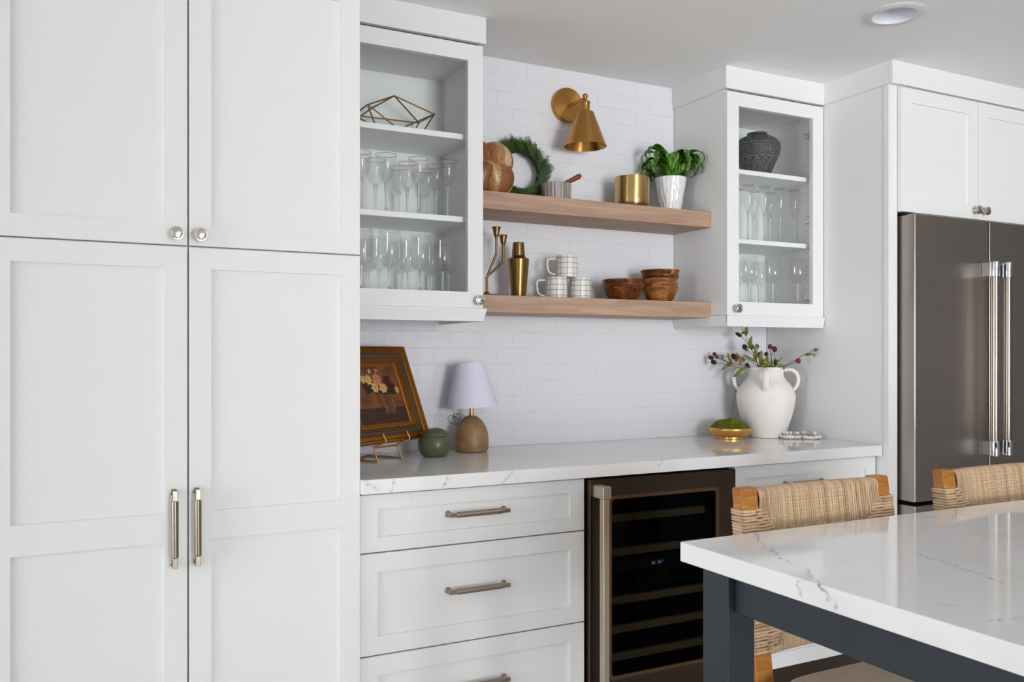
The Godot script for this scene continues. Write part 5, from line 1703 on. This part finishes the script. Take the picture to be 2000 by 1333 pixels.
# ---------------------------------------------------------------- stools
func build_stools():
	var o := thing("counter_stool", "oak counter stool with woven rush back, left one behind the island", "stool", Vector3(1.5375, 0, 1.6), "rush back counter stools")
	var go: Material = M["golden oak"]
	var slope := 0.125
	var zt := func(y: float) -> float: return (0.981 - y) * slope
	for s in [-1.0, 1.0]:
		var m := MB.new()
		m.box(Vector3(-0.024, -0.3, -0.032), Vector3(0.024, 0.3, 0.0), 0.003)
		for i in m.v.size():   # shear into the rake of the back leg
			var p := m.v[i]
			var y := (p.y + 0.3) / 0.6 * 0.981
			m.v[i] = Vector3(p.x + s * 0.2085, y, p.z + zt.call(y))
		part("back_post", m, go, o)
		m = MB.new()
		m.box(Vector3(s * 0.2055 - 0.020, 0, 0.485), Vector3(s * 0.2055 + 0.020, 0.5595, 0.525), 0.003)
		part("front_leg", m, go, o)
		part("side_rail", MB.new().box(Vector3(s * 0.2085 - 0.011, 0.50, zt.call(0.53)), Vector3(s * 0.2085 + 0.011, 0.555, 0.485), 0.002), go, o)
		part("stretcher", MB.new().box(Vector3(s * 0.2085 - 0.010, 0.24, zt.call(0.25)), Vector3(s * 0.2085 + 0.010, 0.27, 0.485), 0.002), go, o)
	part("front_rail", MB.new().box(Vector3(-0.186, 0.50, 0.494), Vector3(0.186, 0.555, 0.516), 0.002), go, o)
	part("foot_rail", MB.new().box(Vector3(-0.186, 0.20, 0.490), Vector3(0.186, 0.235, 0.518), 0.003), go, o)
	part("seat_rail", MB.new().box(Vector3(-0.185, 0.50, zt.call(0.52) + 0.002), Vector3(0.185, 0.555, zt.call(0.52) + 0.024), 0.002), go, o)
	# seat cushion: a rounded slab
	var seat := MB.new()
	var rows := []
	for q in [[0.0, 0.5555], [0.94, 0.5555], [0.985, 0.560], [1.0, 0.569], [0.995, 0.579], [0.97, 0.587], [0.92, 0.592], [0.75, 0.597], [0.4, 0.599], [0.0, 0.599]]:
		var r := PackedVector3Array()
		for j in 65:
			var a := TAU * j / 64.0
			var c := cos(a)
			var s := sin(a)
			r.append(Vector3(signf(c) * pow(absf(c), 0.32) * 0.232 * q[0], q[1], 0.302 + signf(s) * pow(absf(s), 0.34) * 0.222 * q[0]))
		rows.append(r)
	seat.grid(rows, true, false)
	part("seat", seat, M["cream cloth"], o)
	# woven back: rails inside the weave, cords over them
	var y0 := 0.632
	var y1 := 0.943
	for y in [y0 + 0.018, y1 - 0.014]:
		var rail := MB.new()
		rail.box(Vector3(-0.185, y - 0.012, zt.call(y) - 0.026), Vector3(0.185, y + 0.012, zt.call(y) - 0.008), 0.002)
		part("back_rail", rail, go, o)
	var m := MB.new()
	m.tinted = true
	var cr := 0.0037
	var half := 0.2325
	var pitch := 0.0069
	var zo := func(y: float) -> float: return zt.call(y)
	# cords round the posts, running in to the diagonals
	var ny := int((y1 - 0.004 - y0) / pitch)
	for k in ny:
		var y := y0 + 0.004 + k * pitch
		var run := 0.052 + minf(y1 - y, y - y0) * 0.62
		for s in [-1.0, 1.0]:
			var jit := rng.randf_range(-0.0012, 0.0012)
			m.c = cord_tone()
			var zf: float = zo.call(y)
			var xe := half + 0.003
			var pts := [Vector3(s * (half - run), y + jit, zf + 0.0005), Vector3(s * (half - run * 0.6), y - jit, zf + 0.003), Vector3(s * (half - 0.03), y + jit, zf + 0.0035), Vector3(s * (xe - 0.002), y, zf + 0.0025), Vector3(s * xe, y, zf - 0.002), Vector3(s * xe, y + jit, zf - 0.030), Vector3(s * (xe - 0.002), y, zf - 0.0345), Vector3(s * (half - 0.03), y, zf - 0.0355), Vector3(s * (half - run), y, zf - 0.033)]
			m.tube(pts, cr, 6, false, Vector2(1, 5))
	# cords over the rails
	var nx := int((half * 2 - 0.098) / pitch)
	for k in nx + 1:
		var x := -half + 0.051 + k * pitch
		var edge := half - absf(x) - 0.050
		var jit := rng.randf_range(-0.0012, 0.0012)
		var bow := -0.012 * (1.0 - pow(x / 0.19, 2))
		var reach := minf(edge / 0.62, (y1 - y0) / 2)   # down to the diagonal
		m.c = cord_tone()
		var loop := func(a: float, b: float, over: float):
			# from the diagonal up the front, over the rail, down the back
			var pts := []
			for i in 7:
				var t := i / 6.0
				var y := lerpf(a, b, t)
				pts.append(Vector3(x + jit * sin(t * 5.0), y, zo.call(y) + 0.0035 + bow))
			pts.append(Vector3(x, b + over * 0.012, zo.call(b) + 0.0015 + bow))
			pts.append(Vector3(x, b + over * 0.0165, zo.call(b) - 0.006 + bow))
			pts.append(Vector3(x, b + over * 0.017, zo.call(b) - 0.016 + bow))
			pts.append(Vector3(x, b + over * 0.015, zo.call(b) - 0.026 + bow))
			pts.append(Vector3(x, b + over * 0.008, zo.call(b) - 0.033 + bow))
			for i in 4:
				var y := lerpf(b, a, i / 3.0)
				pts.append(Vector3(x, y, zo.call(y) - 0.035 + bow))
			m.tube(pts, cr, 6, false, Vector2(1, 6))
		loop.call(y1 + 0.016 - maxf(reach, 0.012) - 0.02, y1 + 0.016, 1.0)
		m.c = cord_tone()
		loop.call(y0 + maxf(reach, 0.012), y0 + 0.012, -1.0)
	# infill behind the cords
	tag(part("woven_back", m, M["rush"], o, "woven rush cord back"), "", "", "", "stuff")
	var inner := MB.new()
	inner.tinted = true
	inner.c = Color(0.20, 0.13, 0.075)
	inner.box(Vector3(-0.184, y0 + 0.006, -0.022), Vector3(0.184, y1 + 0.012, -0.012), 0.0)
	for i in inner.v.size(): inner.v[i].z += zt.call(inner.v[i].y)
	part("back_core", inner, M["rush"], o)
	dup(o, Vector3(2.1990, 0, 1.6), "oak counter stool with woven rush back, right one in front of the refrigerator")

func cord_tone() -> Color:
	var k := rng.randf_range(0.85, 1.12)
	return Color(0.98, 0.70, 0.48) * k if rng.randf() < 0.8 else Color(0.80, 0.54, 0.35) * k

func build_ceiling_light():
	var o := thing("recessed_light", "round white recessed light in the ceiling, switched off", "ceiling light", Vector3(2.5135, HC, 1.012))
	part("trim_ring", _rev([Vector2(0.072, -0.0065), Vector2(0.075, -0.0075), Vector2(0.092, -0.006), Vector2(0.1015, -0.002), Vector2(0.103, 0.0)], 72), M["lamp trim"], o)
	part("reflector", MB.new().lathe([Vector2(0.072, -0.0065), Vector2(0.068, 0.035), Vector2(0.060, 0.055)], 64), M["lamp reflector"], o)
	part("lens", MB.new().lathe([Vector2(0.0602, 0.055), Vector2(0, 0.054)], 48), M["lamp lens"], o)

func _ready():
	rng.seed = 7
	# camera
	var cam := Camera3D.new()
	cam.name = "camera"
	add_child(cam)
	var f := 1693.63   # focal length in pixels of the 2000 x 1333 frame
	cam.projection = Camera3D.PROJECTION_FRUSTUM
	cam.near = 0.05
	cam.far = 60.0
	cam.size = 0.05 * 1333.0 / f
	cam.frustum_offset = Vector2(0, 0.05 * 27.44 / f)
	cam.position = Vector3(0, 1.2734, 3.0555)
	cam.rotation_degrees = Vector3(0, -27.0929, 0)
	cam.current = true
	# sky and exposure
	var env := Environment.new()
	env.background_mode = Environment.BG_SKY
	var sky := Sky.new()
	var sm := ProceduralSkyMaterial.new()
	sm.sky_top_color = Color(0.55, 0.68, 0.85)
	sm.sky_horizon_color = Color(0.86, 0.89, 0.93)
	sm.ground_horizon_color = Color(0.62, 0.60, 0.56)
	sm.ground_bottom_color = Color(0.42, 0.40, 0.36)
	sky.sky_material = sm
	env.sky = sky
	env.background_energy_multiplier = 1.0
	env.tonemap_mode = Environment.TONE_MAPPER_LINEAR
	env.tonemap_exposure = EXPOSURE
	env.sdfgi_enabled = true
	env.ssao_enabled = true
	env.ssil_enabled = true
	var we := WorldEnvironment.new()
	we.name = "environment"
	we.environment = env
	add_child(we)
	# daylight through the windows
	for w in WINDOWS:
		var l := AreaLight3D.new()
		l.name = numbered("window_light")
		l.area_size = Vector2(w[1] - w[0] - 0.1, w[3] - w[2] - 0.1)
		l.area_normalize_energy = false
		l.light_energy = w[4]
		l.light_color = Color(0.97, 0.985, 0.995)
		l.area_range = 20.0
		l.area_attenuation = 2.0
		l.shadow_enabled = true
		add_child(l)
		l.position = Vector3((w[0] + w[1]) / 2, (w[2] + w[3]) / 2, ZW - 0.01)
	var sl := AreaLight3D.new()
	sl.name = numbered("window_light")
	sl.area_size = Vector2(SIDE[1] - SIDE[0] - 0.1, SIDE[3] - SIDE[2] - 0.1)
	sl.area_normalize_energy = false
	sl.light_energy = SIDE[4]
	sl.light_color = Color(0.97, 0.985, 0.995)
	sl.area_range = 20.0
	sl.area_attenuation = 2.0
	sl.shadow_enabled = true
	add_child(sl)
	sl.position = Vector3(XW + 0.012, (SIDE[2] + SIDE[3]) / 2, (SIDE[0] + SIDE[1]) / 2)
	sl.rotation_degrees = Vector3(0, -90, 0)
	make_materials()
	build_room()
	build_cabinets()
	build_worktop()
	build_island()
	build_refrigerator()
	build_wine_fridge()
	build_stools()
	build_shelves()
	build_sconce()
	build_upper_shelf()
	build_lower_shelf()
	build_glassware()
	build_worktop_things()
	build_ceiling_light()

const EXPOSURE := 1.0
